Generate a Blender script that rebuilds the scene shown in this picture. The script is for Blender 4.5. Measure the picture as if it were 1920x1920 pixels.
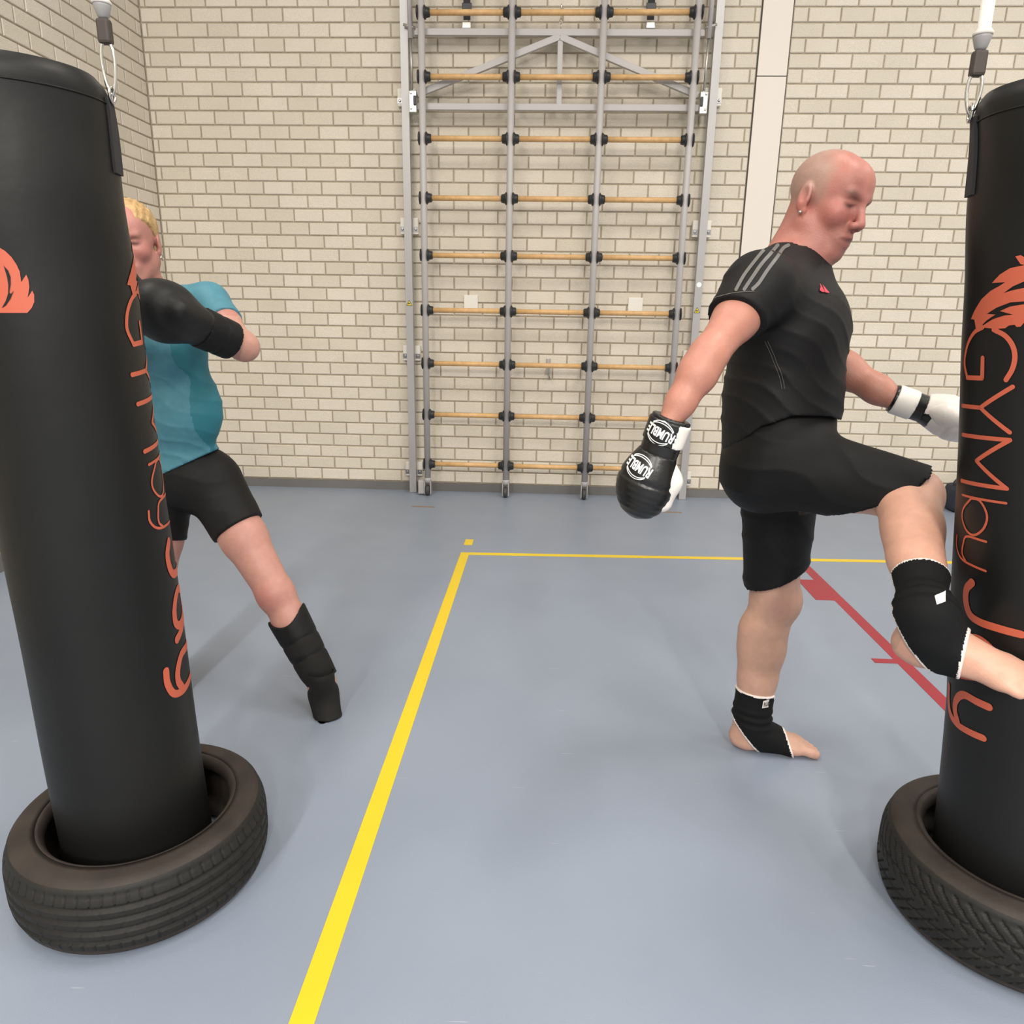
import bpy, bmesh, math, random
import numpy as np
from mathutils import Matrix, Vector
from mathutils.bvhtree import BVHTree
from mathutils.geometry import tessellate_polygon

# ------------------------------------------------------------------ scene reset
for o in list(bpy.data.objects):
    bpy.data.objects.remove(o)
scn = bpy.context.scene
COL = scn.collection
random.seed(4)

# ------------------------------------------------------------------ camera
FPX = 1380.0
CAMH = 1.32
CR = np.array([0.99875385, 0.0473649, 0.01572626])
CU = np.array([-0.02751401, 0.25966604, 0.96530644])
CF = np.array([-0.04163807, 0.96453622, -0.26064565])
CP = np.array([0, 0, CAMH])
cam = bpy.data.cameras.new('camera')
cam.sensor_width = 36.0
cam.sensor_fit = 'HORIZONTAL'
cam.lens = FPX / 1920 * 36.0
cam.clip_start = 0.05
camo = bpy.data.objects.new('camera', cam)
COL.objects.link(camo)
camo.matrix_world = Matrix(((CR[0], CU[0], -CF[0], 0), (CR[1], CU[1], -CF[1], 0), (CR[2], CU[2], -CF[2], CAMH), (0, 0, 0, 1)))
scn.camera = camo

# ------------------------------------------------------------------ light
scn.view_settings.view_transform = 'Standard'
scn.view_settings.look = 'None'
scn.view_settings.gamma = 1.0
scn.view_settings.use_curve_mapping = False
scn.view_settings.exposure = 0.25
world = bpy.data.worlds.new('world')
scn.world = world
world.use_nodes = True
bgn = world.node_tree.nodes['Background']
bgn.inputs[0].default_value = (1.0, 0.97, 0.93, 1)
bgn.inputs[1].default_value = 0.60


def area(loc, sx, sy, power, rot=(0, 0, 0), color=(1.0, 0.95, 0.88)):
    L = bpy.data.lights.new('ceiling_lamp', 'AREA')
    L.shape = 'RECTANGLE'
    L.size = sx
    L.size_y = sy
    L.energy = power
    L.color = color
    o = bpy.data.objects.new('ceiling_lamp', L)
    COL.objects.link(o)
    o.location = loc
    o.rotation_euler = rot
    return o


# ceiling lamps of the gym hall; rearmost row added to brighten the lower wall
for lx, ly, pw in ((-2.0, 1.6, 65), (1.6, 1.6, 75), (5.0, 2.6, 85), (-2.0, -1.0, 40), (1.6, -1.0, 40), (5.0, -1.0, 70), (-2.0, -4.4, 150), (1.6, -4.4, 150), (5.0, -4.4, 150), (-2.0, -7.0, 430), (1.6, -7.0, 430)):
    area((lx, ly, 5.35), 0.35, 1.5, pw)


# ------------------------------------------------------------------ pixel helpers (photo frame 1920x1920)
def ray(x, y):
    return CF + CR * (x - 960) / FPX - CU * (y - 960) / FPX


def P(x, y, Y):
    d = ray(x, y)
    return CP + d * (Y / d[1])


def G(x, y, z=0.0):
    d = ray(x, y)
    return CP + d * ((z - CAMH) / d[2])


def pix(p):
    d = np.asarray(p, float) - CP
    w = d @ CF
    return 960 + FPX * (d @ CR) / w, 960 - FPX * (d @ CU) / w, w


# ------------------------------------------------------------------ generic helpers
def lin(r, g, b):
    def c(v):
        v /= 255.0
        return v / 12.92 if v <= 0.04045 else ((v + 0.055) / 1.055) ** 2.4
    return (c(r), c(g), c(b))


def tag(o, label=None, cat=None, group=None, kind=None):
    if label:
        o['label'] = label
    if cat:
        o['category'] = cat
    if group:
        o['group'] = group
    if kind:
        o['kind'] = kind
    return o


def empty(name, loc=(0, 0, 0)):
    o = bpy.data.objects.new(name, None)
    o.empty_display_size = 0.1
    COL.objects.link(o)
    o.location = loc
    return o


def link(name, me, parent=None, mats=None):
    o = bpy.data.objects.new(name, me)
    COL.objects.link(o)
    if mats is not None:
        if not isinstance(mats, (list, tuple)):
            mats = [mats]
        if not me.materials:
            for m in mats:
                me.materials.append(m)
    if parent is not None:
        o.parent = parent
        off = Vector(parent.location) if parent.parent is None else Vector((0, 0, 0))
        o.matrix_parent_inverse = Matrix.Translation(-off)
    return o


def pymesh(name, V, F, smooth=False):
    me = bpy.data.meshes.new(name)
    me.from_pydata([tuple(map(float, v)) for v in V], [], [tuple(f) for f in F])
    if smooth:
        for p in me.polygons:
            p.use_smooth = True
    me.update()
    return me


class MB:
    """collects simple solids; build() links them as one mesh"""

    def __init__(s):
        s.V, s.F, s.S = [], [], []

    def add(s, V, F, smooth=False):
        b = len(s.V)
        s.V += [tuple(map(float, v)) for v in V]
        s.F += [tuple(b + i for i in f) for f in F]
        s.S += [smooth] * len(F)
        return s

    def box(s, c, d, M=None, bev=0.0):
        hx, hy, hz = d[0] / 2, d[1] / 2, d[2] / 2
        c = np.array(c, float)
        if bev <= 0:
            V = [np.array((i * hx, j * hy, k * hz)) for i in (-1, 1) for j in (-1, 1) for k in (-1, 1)]
            F = [(0, 1, 3, 2), (4, 6, 7, 5), (0, 4, 5, 1), (2, 3, 7, 6), (0, 2, 6, 4), (1, 5, 7, 3)]
        else:
            b = min(bev, hx * .98, hy * .98, hz * .98)
            bm = bmesh.new()
            bmesh.ops.create_cube(bm, size=1)
            for v in bm.verts:
                v.co = Vector((v.co.x * 2 * hx, v.co.y * 2 * hy, v.co.z * 2 * hz))
            bmesh.ops.bevel(bm, geom=list(bm.edges), offset=b, segments=2, affect='EDGES', profile=.5)
            bm.verts.index_update()
            V = [np.array(v.co) for v in bm.verts]
            F = [[v.index for v in f.verts] for f in bm.faces]
            bm.free()
        if M is not None:
            M = np.array(M)
            V = [M @ v for v in V]
        return s.add([c + v for v in V], F)

    def tube(s, pts, r, n=12, caps=True, smooth=True, flat=1.0):
        pts = [np.array(p, float) for p in pts]
        rr = r if isinstance(r, (list, tuple)) else [r] * len(pts)
        V, F = [], []
        prev = None
        for i, p in enumerate(pts):
            a = pts[max(i - 1, 0)]
            b = pts[min(i + 1, len(pts) - 1)]
            t = (b - a) / max(np.linalg.norm(b - a), 1e-9)
            if prev is None:
                ref = np.array([0, 0, 1.]) if abs(t[2]) < .9 else np.array([1., 0, 0])
                u = np.cross(t, ref)
            else:
                u = prev - t * (prev @ t)
            u /= np.linalg.norm(u)
            w = np.cross(t, u)
            prev = u
            for k in range(n):
                a_ = 2 * math.pi * k / n
                V.append(p + rr[i] * (math.cos(a_) * u + flat * math.sin(a_) * w))
        for i in range(len(pts) - 1):
            for k in range(n):
                k2 = (k + 1) % n
                F.append((i * n + k, i * n + k2, (i + 1) * n + k2, (i + 1) * n + k))
        s.add(V, F, smooth)
        if caps:
            b = len(s.V) - len(V)
            s.F.append(tuple(b + k for k in range(n))[::-1])
            s.F.append(tuple(b + (len(pts) - 1) * n + k for k in range(n)))
            s.S += [False, False]
        return s

    def lathe(s, prof, c, axis, n=20, smooth=True):
        axis = np.array(axis, float)
        axis /= np.linalg.norm(axis)
        ref = np.array([0, 0, 1.]) if abs(axis[2]) < .9 else np.array([1., 0, 0])
        u = np.cross(axis, ref)
        u /= np.linalg.norm(u)
        w = np.cross(axis, u)
        c = np.array(c, float)
        V, F = [], []
        for (r, h) in prof:
            for k in range(n):
                a = 2 * math.pi * k / n
                V.append(c + axis * h + r * (math.cos(a) * u + math.sin(a) * w))
        for i in range(len(prof) - 1):
            for k in range(n):
                k2 = (k + 1) % n
                F.append((i * n + k, i * n + k2, (i + 1) * n + k2, (i + 1) * n + k))
        b = len(s.V)
        s.add(V, F, smooth)
        s.F.append(tuple(b + k for k in range(n))[::-1])
        s.F.append(tuple(b + (len(prof) - 1) * n + k for k in range(n)))
        s.S += [False, False]
        return s

    def mesh(s, name):
        me = bpy.data.meshes.new(name)
        me.from_pydata(s.V, [], s.F)
        me.polygons.foreach_set('use_smooth', s.S)
        bm = bmesh.new()
        bm.from_mesh(me)
        bmesh.ops.recalc_face_normals(bm, faces=bm.faces)
        bm.to_mesh(me)
        bm.free()
        me.update()
        return me

    def build(s, name, mat, parent=None):
        return link(name, s.mesh(name), parent, mat)


# ------------------------------------------------------------------ materials
def mat(name, col, rough=.5, metal=0.0, var=0.0, vscale=8.0, bump=0.0, bscale=60.0, spec=.5, coat=0.0, attr=None, sss=0.0):
    m = bpy.data.materials.new(name)
    m.use_nodes = True
    nt = m.node_tree
    b = nt.nodes['Principled BSDF']
    b.inputs['Roughness'].default_value = rough
    b.inputs['Metallic'].default_value = metal
    b.inputs['Specular IOR Level'].default_value = spec
    if coat:
        b.inputs['Coat Weight'].default_value = coat
        b.inputs['Coat Roughness'].default_value = .15
    if sss:
        b.inputs['Subsurface Weight'].default_value = sss
        b.inputs['Subsurface Radius'].default_value = (.012, .005, .003)
        b.inputs['Subsurface Scale'].default_value = 1.0
    tc = nt.nodes.new('ShaderNodeTexCoord')
    src = None
    if attr:
        a = nt.nodes.new('ShaderNodeAttribute')
        a.attribute_name = attr
        src = a.outputs['Color']
    else:
        c = nt.nodes.new('ShaderNodeRGB')
        c.outputs[0].default_value = (*col, 1)
        src = c.outputs[0]
    if var:
        n = nt.nodes.new('ShaderNodeTexNoise')
        n.inputs['Scale'].default_value = vscale
        n.inputs['Detail'].default_value = 5
        nt.links.new(tc.outputs['Object'], n.inputs['Vector'])
        mr = nt.nodes.new('ShaderNodeMapRange')
        mr.inputs['To Min'].default_value = 1 - var
        mr.inputs['To Max'].default_value = 1 + var
        mr.inputs['From Min'].default_value = .25
        mr.inputs['From Max'].default_value = .75
        nt.links.new(n.outputs['Fac'], mr.inputs['Value'])
        mx = nt.nodes.new('ShaderNodeVectorMath')
        mx.operation = 'SCALE'
        nt.links.new(src, mx.inputs[0])
        nt.links.new(mr.outputs[0], mx.inputs['Scale'])
        src = mx.outputs[0]
    nt.links.new(src, b.inputs['Base Color'])
    if bump:
        n = nt.nodes.new('ShaderNodeTexNoise')
        n.inputs['Scale'].default_value = bscale
        n.inputs['Detail'].default_value = 4
        nt.links.new(tc.outputs['Object'], n.inputs['Vector'])
        bp = nt.nodes.new('ShaderNodeBump')
        bp.inputs['Strength'].default_value = 1.0
        bp.inputs['Distance'].default_value = bump
        nt.links.new(n.outputs['Fac'], bp.inputs['Height'])
        nt.links.new(bp.outputs[0], b.inputs['Normal'])
    return m


def brick_material():
    m = bpy.data.materials.new('pale_concrete_brick')
    m.use_nodes = True
    nt = m.node_tree
    b = nt.nodes['Principled BSDF']
    b.inputs['Roughness'].default_value = .85
    b.inputs['Specular IOR Level'].default_value = .25
    geo = nt.nodes.new('ShaderNodeNewGeometry')
    oi = nt.nodes.new('ShaderNodeObjectInfo')
    ad = nt.nodes.new('ShaderNodeMath')
    ad.operation = 'ADD'
    nt.links.new(geo.outputs['Random Per Island'], ad.inputs[0])
    nt.links.new(oi.outputs['Random'], ad.inputs[1])
    fr = nt.nodes.new('ShaderNodeMath')
    fr.operation = 'FRACT'
    nt.links.new(ad.outputs[0], fr.inputs[0])
    ramp = nt.nodes.new('ShaderNodeValToRGB')
    ramp.color_ramp.elements[0].color = (*lin(210, 201, 184), 1)
    ramp.color_ramp.elements[1].color = (*lin(221, 212, 197), 1)
    nt.links.new(fr.outputs[0], ramp.inputs[0])
    n = nt.nodes.new('ShaderNodeTexNoise')
    n.inputs['Scale'].default_value = 220
    n.inputs['Detail'].default_value = 4
    nt.links.new(geo.outputs['Position'], n.inputs['Vector'])
    n2 = nt.nodes.new('ShaderNodeTexNoise')
    n2.inputs['Scale'].default_value = 2.2
    n2.inputs['Detail'].default_value = 6
    nt.links.new(geo.outputs['Position'], n2.inputs['Vector'])
    mr = nt.nodes.new('ShaderNodeMapRange')
    mr.inputs['From Min'].default_value = .25
    mr.inputs['From Max'].default_value = .75
    mr.inputs['To Min'].default_value = .9
    mr.inputs['To Max'].default_value = 1.1
    nt.links.new(n.outputs['Fac'], mr.inputs['Value'])
    mr2 = nt.nodes.new('ShaderNodeMapRange')
    mr2.inputs['From Min'].default_value = .25
    mr2.inputs['From Max'].default_value = .75
    mr2.inputs['To Min'].default_value = .94
    mr2.inputs['To Max'].default_value = 1.05
    nt.links.new(n2.outputs['Fac'], mr2.inputs['Value'])
    mu = nt.nodes.new('ShaderNodeMath')
    mu.operation = 'MULTIPLY'
    nt.links.new(mr.outputs[0], mu.inputs[0])
    nt.links.new(mr2.outputs[0], mu.inputs[1])
    sc = nt.nodes.new('ShaderNodeVectorMath')
    sc.operation = 'SCALE'
    nt.links.new(ramp.outputs[0], sc.inputs[0])
    nt.links.new(mu.outputs[0], sc.inputs['Scale'])
    nt.links.new(sc.outputs[0], b.inputs['Base Color'])
    bp = nt.nodes.new('ShaderNodeBump')
    bp.inputs['Distance'].default_value = .004
    nt.links.new(n.outputs['Fac'], bp.inputs['Height'])
    nt.links.new(bp.outputs[0], b.inputs['Normal'])
    return m


def floor_material():
    m = bpy.data.materials.new('blue_grey_sports_vinyl')
    m.use_nodes = True
    nt = m.node_tree
    b = nt.nodes['Principled BSDF']
    b.inputs['Specular IOR Level'].default_value = .5
    geo = nt.nodes.new('ShaderNodeNewGeometry')
    n = nt.nodes.new('ShaderNodeTexNoise')
    n.inputs['Scale'].default_value = 1.3
    n.inputs['Detail'].default_value = 4
    nt.links.new(geo.outputs['Position'], n.inputs['Vector'])
    ramp = nt.nodes.new('ShaderNodeValToRGB')
    ramp.color_ramp.elements[0].position = .3
    ramp.color_ramp.elements[1].position = .7
    ramp.color_ramp.elements[0].color = (*lin(130, 140, 156), 1)
    ramp.color_ramp.elements[1].color = (*lin(137, 147, 162), 1)
    nt.links.new(n.outputs['Fac'], ramp.inputs[0])
    # thin pale scuffs, some along X and some along a diagonal
    def scuff(rot, sx, sy, seed, thr):
        mp = nt.nodes.new('ShaderNodeMapping')
        mp.inputs['Rotation'].default_value = (0, 0, rot)
        mp.inputs['Scale'].default_value = (sx, sy, 1)
        mp.inputs['Location'].default_value = (seed, seed * 1.7, 0)
        nt.links.new(geo.outputs['Position'], mp.inputs['Vector'])
        k = nt.nodes.new('ShaderNodeTexNoise')
        k.inputs['Scale'].default_value = 1.0
        k.inputs['Detail'].default_value = 2
        nt.links.new(mp.outputs[0], k.inputs['Vector'])
        r = nt.nodes.new('ShaderNodeMapRange')
        r.inputs['From Min'].default_value = thr
        r.inputs['From Max'].default_value = thr + .03
        nt.links.new(k.outputs['Fac'], r.inputs['Value'])
        return r.outputs[0]
    s1 = scuff(.15, 7, 150, 3.1, .755)
    s2 = scuff(-.5, 8, 170, 8.4, .765)
    mxm = nt.nodes.new('ShaderNodeMath')
    mxm.operation = 'MAXIMUM'
    nt.links.new(s1, mxm.inputs[0])
    nt.links.new(s2, mxm.inputs[1])
    mm = nt.nodes.new('ShaderNodeMath')
    mm.operation = 'MULTIPLY'
    mm.inputs[1].default_value = .35
    nt.links.new(mxm.outputs[0], mm.inputs[0])
    mix = nt.nodes.new('ShaderNodeMixRGB')
    mix.inputs[2].default_value = (*lin(205, 208, 212), 1)
    nt.links.new(mm.outputs[0], mix.inputs[0])
    nt.links.new(ramp.outputs[0], mix.inputs[1])
    nt.links.new(mix.outputs[0], b.inputs['Base Color'])
    n3 = nt.nodes.new('ShaderNodeTexNoise')
    n3.inputs['Scale'].default_value = 5
    nt.links.new(geo.outputs['Position'], n3.inputs['Vector'])
    rr = nt.nodes.new('ShaderNodeMapRange')
    rr.inputs['To Min'].default_value = .34
    rr.inputs['To Max'].default_value = .46
    nt.links.new(n3.outputs['Fac'], rr.inputs['Value'])
    nt.links.new(rr.outputs[0], b.inputs['Roughness'])
    n4 = nt.nodes.new('ShaderNodeTexNoise')
    n4.inputs['Scale'].default_value = 420
    nt.links.new(geo.outputs['Position'], n4.inputs['Vector'])
    bp = nt.nodes.new('ShaderNodeBump')
    bp.inputs['Distance'].default_value = .0003
    nt.links.new(n4.outputs['Fac'], bp.inputs['Height'])
    nt.links.new(bp.outputs[0], b.inputs['Normal'])
    return m


M_BRICK = brick_material()
M_FLOOR = floor_material()
M_MORTAR = mat('mortar', lin(166, 155, 136), .95, var=.12, vscale=40, bump=.002, bscale=180, spec=.2)
M_BASE = mat('grey_vinyl_baseboard', lin(108, 106, 104), .5, var=.05)
M_PANEL = mat('white_panel', lin(218, 209, 198), .45)
M_YEL = mat('yellow_floor_paint', lin(222, 192, 36), .4, var=.03)
M_RED = mat('red_floor_paint', lin(150, 34, 52), .4, var=.05)
M_SLOT = mat('tan_socket_cover', lin(140, 118, 88), .5, var=.1, vscale=60)
M_STEEL = mat('grey_painted_steel', lin(176, 172, 170), .38, var=.02)
M_RAIL = mat('grey_rail_steel', lin(168, 166, 165), .35, metal=.25)
M_ZINC = mat('zinc_plate', lin(190, 188, 182), .35, metal=.8)
M_CHROME = mat('chrome', lin(215, 212, 205), .18, metal=1.0)
M_BOLT = mat('bolt_steel', lin(150, 150, 150), .3, metal=.9)
M_WPLATE = mat('white_bracket', lin(226, 222, 212), .45)
M_WOOD = mat('rung_wood', lin(206, 165, 112), .45, var=.14, vscale=30, bump=.0006, bscale=90)
M_BLKP = mat('black_plastic', lin(34, 36, 38), .4)
M_RUBBER = mat('wheel_rubber', lin(62, 62, 62), .6)
M_STRAP = mat('black_webbing', lin(42, 41, 42), .8, bump=.0008, bscale=400)
M_TYRE = mat('tyre_rubber', lin(33, 32, 30), .6, var=.22, vscale=14, bump=.0008, bscale=120, spec=.3)
M_SIDEW = mat('dusty_tyre_sidewall', lin(52, 46, 42), .6, var=.3, vscale=12, bump=.0008, bscale=90, spec=.3)
M_BAG = mat('black_leather_bag', lin(20, 20, 19), .45, var=.12, vscale=5, bump=.0012, bscale=14, spec=.32)
M_BAGTOP = mat('grey_bag_rim', lin(96, 92, 92), .5, var=.1)
M_ORANGE = mat('orange_print', lin(192, 92, 66), .5)
M_WEB_W = mat('white_hanger_webbing', lin(222, 216, 206), .7)
M_WEB_B = mat('dark_hanger_loop', lin(66, 57, 52), .6)
M_GREYP = mat('grey_buckle', lin(150, 148, 146), .4)
M_SPK = mat('navy_speaker_grille', lin(34, 42, 56), .6, bump=.0006, bscale=700)
M_WHITE = mat('white_print', lin(238, 238, 236), .55)
M_STKY = mat('yellow_sticker', lin(232, 205, 50), .5)
M_SKIN = mat('skin', (.5, .3, .22), .48, attr='tint', var=.07, vscale=45, bump=.0006, bscale=220, sss=.12)
M_HAIR = mat('blond_hair', lin(184, 150, 100), .5, var=.3, vscale=60, bump=.003, bscale=120)
M_TSHIRT = mat('black_sports_shirt', lin(23, 22, 22), .6, var=.06, vscale=20, bump=.0004, bscale=500, spec=.22)
M_SHORTS = mat('black_shorts', lin(15, 15, 15), .62, var=.06, vscale=20, bump=.0004, bscale=500, spec=.22)
M_STRIPE = mat('grey_shoulder_stripe', lin(98, 96, 94), .5, bump=.0006, bscale=200)
M_LOGO = mat('red_chest_logo', lin(196, 30, 52), .5)
M_STITCH = mat('grey_stitching', lin(96, 90, 82), .7)
M_SUPP = mat('black_elastic', lin(17, 18, 19), .8, bump=.0004, bscale=600, spec=.2)
M_TRIM = mat('white_elastic_trim', lin(224, 214, 208), .7)
M_GLOVE = mat('black_glove_leather', lin(24, 23, 22), .32, bump=.0008, bscale=60)
M_GLOVEW = mat('white_glove_leather', lin(236, 230, 222), .35, bump=.0006, bscale=60)
M_TEAL = mat('teal_sports_shirt', lin(70, 128, 144), .6, var=.1, vscale=40, bump=.0006, bscale=300)
M_TEALD = mat('dark_teal_side_panel', lin(36, 112, 126), .6, var=.05, vscale=40)
M_LEGG = mat('black_tight_shorts', lin(22, 21, 21), .6, bump=.0004, bscale=300, spec=.22)
M_GUARD = mat('black_shin_guard', lin(19, 19, 20), .55, bump=.0008, bscale=80, spec=.25)
M_GUARD2 = mat('charcoal_guard_strap', lin(33, 32, 31), .75, bump=.0006, bscale=300, spec=.2)
M_GLOVEM = mat('matt_black_glove', lin(24, 24, 24), .5, bump=.0008, bscale=60, spec=.35)

# ================================================================== ROOM
WY = 5.46       # back wall face
LX = -2.767     # left wall face
WTOP = 3.75
PITCH = 0.2052
ROW = 0.0882
Z0 = 0.064

fl = pymesh('floor', [(-4.5, -8, 0), (7, -8, 0), (7, WY + .2, 0), (-4.5, WY + .2, 0), (-4.5, -8, -.1), (7, -8, -.1), (7, WY + .2, -.1), (-4.5, WY + .2, -.1)],
            [(0, 1, 2, 3), (7, 6, 5, 4), (0, 4, 5, 1), (1, 5, 6, 2), (2, 6, 7, 3), (3, 7, 4, 0)])
floor = tag(link('floor', fl, None, M_FLOOR), 'blue grey sports vinyl floor with painted court lines', 'floor', kind='structure')
ce = MB().box((1.25, -1.17, 5.65), (11.5, 13.66, .1))
ceil = tag(ce.build('ceiling', M_PANEL), 'plain white ceiling of the gym hall', 'ceiling', kind='structure')


def strip(name, pts, m, z=.0012):
    """painted marking: thin slab on the floor"""
    n = len(pts)
    V = [(x, y, z) for x, y in pts] + [(x, y, 0.0002) for x, y in pts]
    F = [tuple(range(n)), tuple(range(2 * n - 1, n - 1, -1))] + [(i, i + n, (i + 1) % n + n, (i + 1) % n) for i in range(n)]
    bm = MB().add(V, F)
    return link(name, bm.mesh(name), floor, m)


strip('yellow_line', [(-.459, -.5), (-.410, -.5), (-.410, 3.972), (-.459, 3.972)], M_YEL)
strip('yellow_line', [(-.459, 3.930), (6.9, 4.197), (6.9, 4.243), (-.459, 3.972)], M_YEL, .0011)
strip('yellow_mark', [(-.459, 4.112), (-.410, 4.112), (-.410, 4.223), (-.459, 4.223)], M_YEL)
strip('red_line', [(1.425, -.5), (1.478, -.5), (1.478, WY - .012), (1.425, WY - .012)], M_RED, .0008)
strip('red_block', [(1.336, 3.405), (1.43, 3.405), (1.43, 3.69), (1.336, 3.69)], M_RED)
strip('red_tick', [(1.337, 2.737), (1.43, 2.737), (1.43, 2.775), (1.337, 2.775)], M_RED)
for x0, x1, y in ((-.917, -.757, 4.96), (.80, .966, 4.995)):
    strip('socket_cover', [(x0, y - .012), (x1, y - .012), (x1, y + .012), (x0, y + .012)], M_SLOT, .0015)

# walls: recessed mortar slab, bricks stand proud
REC = .007
wb = tag(MB().box(((LX + 7.0) / 2 - .1, WY + REC + .1, WTOP / 2), (7.0 - LX + .2, .2, WTOP)).build('wall_back', M_MORTAR),
         'pale concrete brick back wall of the gym', 'wall', kind='structure')
wl = tag(MB().box((LX - REC - .1, 2.2, WTOP / 2), (.2, 2 * (WY - 2.2) + .02, WTOP)).build('wall_left', M_MORTAR),
         'pale concrete brick side wall meeting the back wall in the corner', 'wall', kind='structure')


def brick_mesh(w, h, d=.03, ch=.004):
    """front face looks to -Y, chamfered rim"""
    a, b = w / 2, h / 2
    V = [(-a + ch, 0, -b + ch), (a - ch, 0, -b + ch), (a - ch, 0, b - ch), (-a + ch, 0, b - ch),
         (-a, ch * .8, -b), (a, ch * .8, -b), (a, ch * .8, b), (-a, ch * .8, b),
         (-a, d, -b), (a, d, -b), (a, d, b), (-a, d, b)]
    F = [(0, 1, 2, 3)]
    for i in range(4):
        j = (i + 1) % 4
        F.append((i, i + 4, j + 4, j))
        F.append((i + 4, i + 8, j + 8, j + 4))
    return V, F


BMESH = {}


def brick_data(w, h):
    key = (round(w, 3), round(h, 3))
    if key not in BMESH:
        V, F = brick_mesh(w, h)
        me = pymesh('brick', V, F)
        me.materials.append(M_BRICK)
        BMESH[key] = me
    return BMESH[key]


def lay_bricks(parent, runs, place, hidden):
    """runs: (u0,u1,phase); place(u,z,jit)->(location, rotz). 300 largest in view as parts, others joined"""
    items = []
    JT = .0095
    nrow = int((WTOP - Z0) / ROW)
    for k in range(nrow):
        z = Z0 + (k + .5) * ROW
        for (u0, u1, ph) in runs:
            off = ph + (PITCH / 2 if k % 2 else 0)
            i0 = math.floor((u0 - off) / PITCH) - 1
            u = off + i0 * PITCH
            while u < u1:
                a = max(u + JT / 2, u0)
                b = min(u + PITCH - JT / 2, u1)
                if b - a > .02:
                    items.append(((a + b) / 2, z, b - a))
                u += PITCH
    out = []
    for (u, z, w) in items:
        loc, rz = place(u, z)
        loc = (loc[0] , loc[1], loc[2])
        px, py, d = pix(loc)
        vis = d > .2 and -20 < px < 1940 and -12 < py < 1930 and not hidden(px, py)
        # projected area
        e1 = pix(np.array(loc) + np.array((math.cos(rz), math.sin(rz), 0)) * w / 2)
        e0 = pix(np.array(loc) - np.array((math.cos(rz), math.sin(rz), 0)) * w / 2)
        ar = math.hypot(e1[0] - e0[0], e1[1] - e0[1]) * (FPX * ROW / max(d, .3)) if d > .2 else 0
        out.append((ar if vis else -1, loc, rz, w))
    out.sort(key=lambda t: -t[0])
    rnd = random.Random(7)
    rest = MB()
    h = ROW - JT
    for n, (ar, loc, rz, w) in enumerate(out):
        jit = rnd.uniform(-.0012, .0012)
        lx = loc[0] - math.sin(rz) * -jit * -1
        ly = loc[1] + math.cos(rz) * jit
        if n < 300 and ar > 0:
            o = bpy.data.objects.new('brick', brick_data(w, h))
            COL.objects.link(o)
            o.location = (lx, ly, loc[2])
            o.rotation_euler = (0, 0, rz)
            o.parent = parent
        else:
            V, F = brick_mesh(w, h)
            c, s = math.cos(rz), math.sin(rz)
            rest.add([(lx + x * c - y * s, ly + x * s + y * c, loc[2] + zz) for x, y, zz in V], F)
    me = bpy.data.meshes.new('bricks')
    me.from_pydata(rest.V, [], rest.F)
    me.update()
    o = link('bricks', me, parent, M_BRICK)
    tag(o, kind='stuff')


def hid_back(px, py):
    if px < 250 + (py - 300) * .05:
        return True
    if px > 1820 - (py / 60):
        return True
    return 1360 < px < 1590 and 540 < py < 900


PX0, PX1 = 1.316, 1.514
lay_bricks(wb, [(LX + .006, PX0 - .006, -2.112), (PX1 + .006, 6.98, 1.612 - PITCH * .5)], lambda u, z: ((u, WY, z), 0.0), hid_back)
lay_bricks(wl, [(-1.0, WY - .004, 5.395 - PITCH * 8)], lambda u, z: ((LX, u, z), math.pi / 2), lambda px, py: px > 300 or (py > 130 and px < 200 + (py - 180) * .13))

# baseboards
MB().box((LX / 2 + 3.49, WY - .005, .031), (6.98 - LX, .014, .062)).build('baseboard_back', M_BASE)
tag(bpy.data.objects['baseboard_back'], 'dark grey vinyl skirting along the back wall', 'baseboard', kind='structure')
MB().box((LX + .005, 2.2, .045), (.014, 2 * (WY - 2.2) - .03, .09)).build('baseboard_left', M_BASE)
tag(bpy.data.objects['baseboard_left'], 'dark grey vinyl skirting along the side wall', 'baseboard', kind='structure')

# white cover strip let into the brickwork
tr = tag(MB().box(((PX0 + PX1) / 2, WY + .006, WTOP / 2 + .03), (PX1 - PX0 + .004, .012, WTOP - .07)).build('trim_1', mat('panel_gap', lin(70, 64, 56), .8)),
         'tall white cover strip let into the brick wall', 'trim', kind='structure')
for z0, z1 in ((.064, 2.838), (2.844, WTOP)):
    MB().box(((PX0 + PX1) / 2, WY - .002, (z0 + z1) / 2), (PX1 - PX0 - .008, .012, z1 - z0), bev=.0015).build('panel', M_PANEL, tr)

# small white blanking plates behind the climbing frame
for x0, x1, lb in ((-.604, -.504, 'small white square plate on the wall behind the left bay of the climbing frame'),
                   (.565, .667, 'small white square plate on the wall behind the right bay of the climbing frame')):
    tag(MB().box(((x0 + x1) / 2, WY - .006, 1.387), (x1 - x0, .014, .108), bev=.003).build('wall_plate', M_WPLATE), lb, 'plate')

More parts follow.
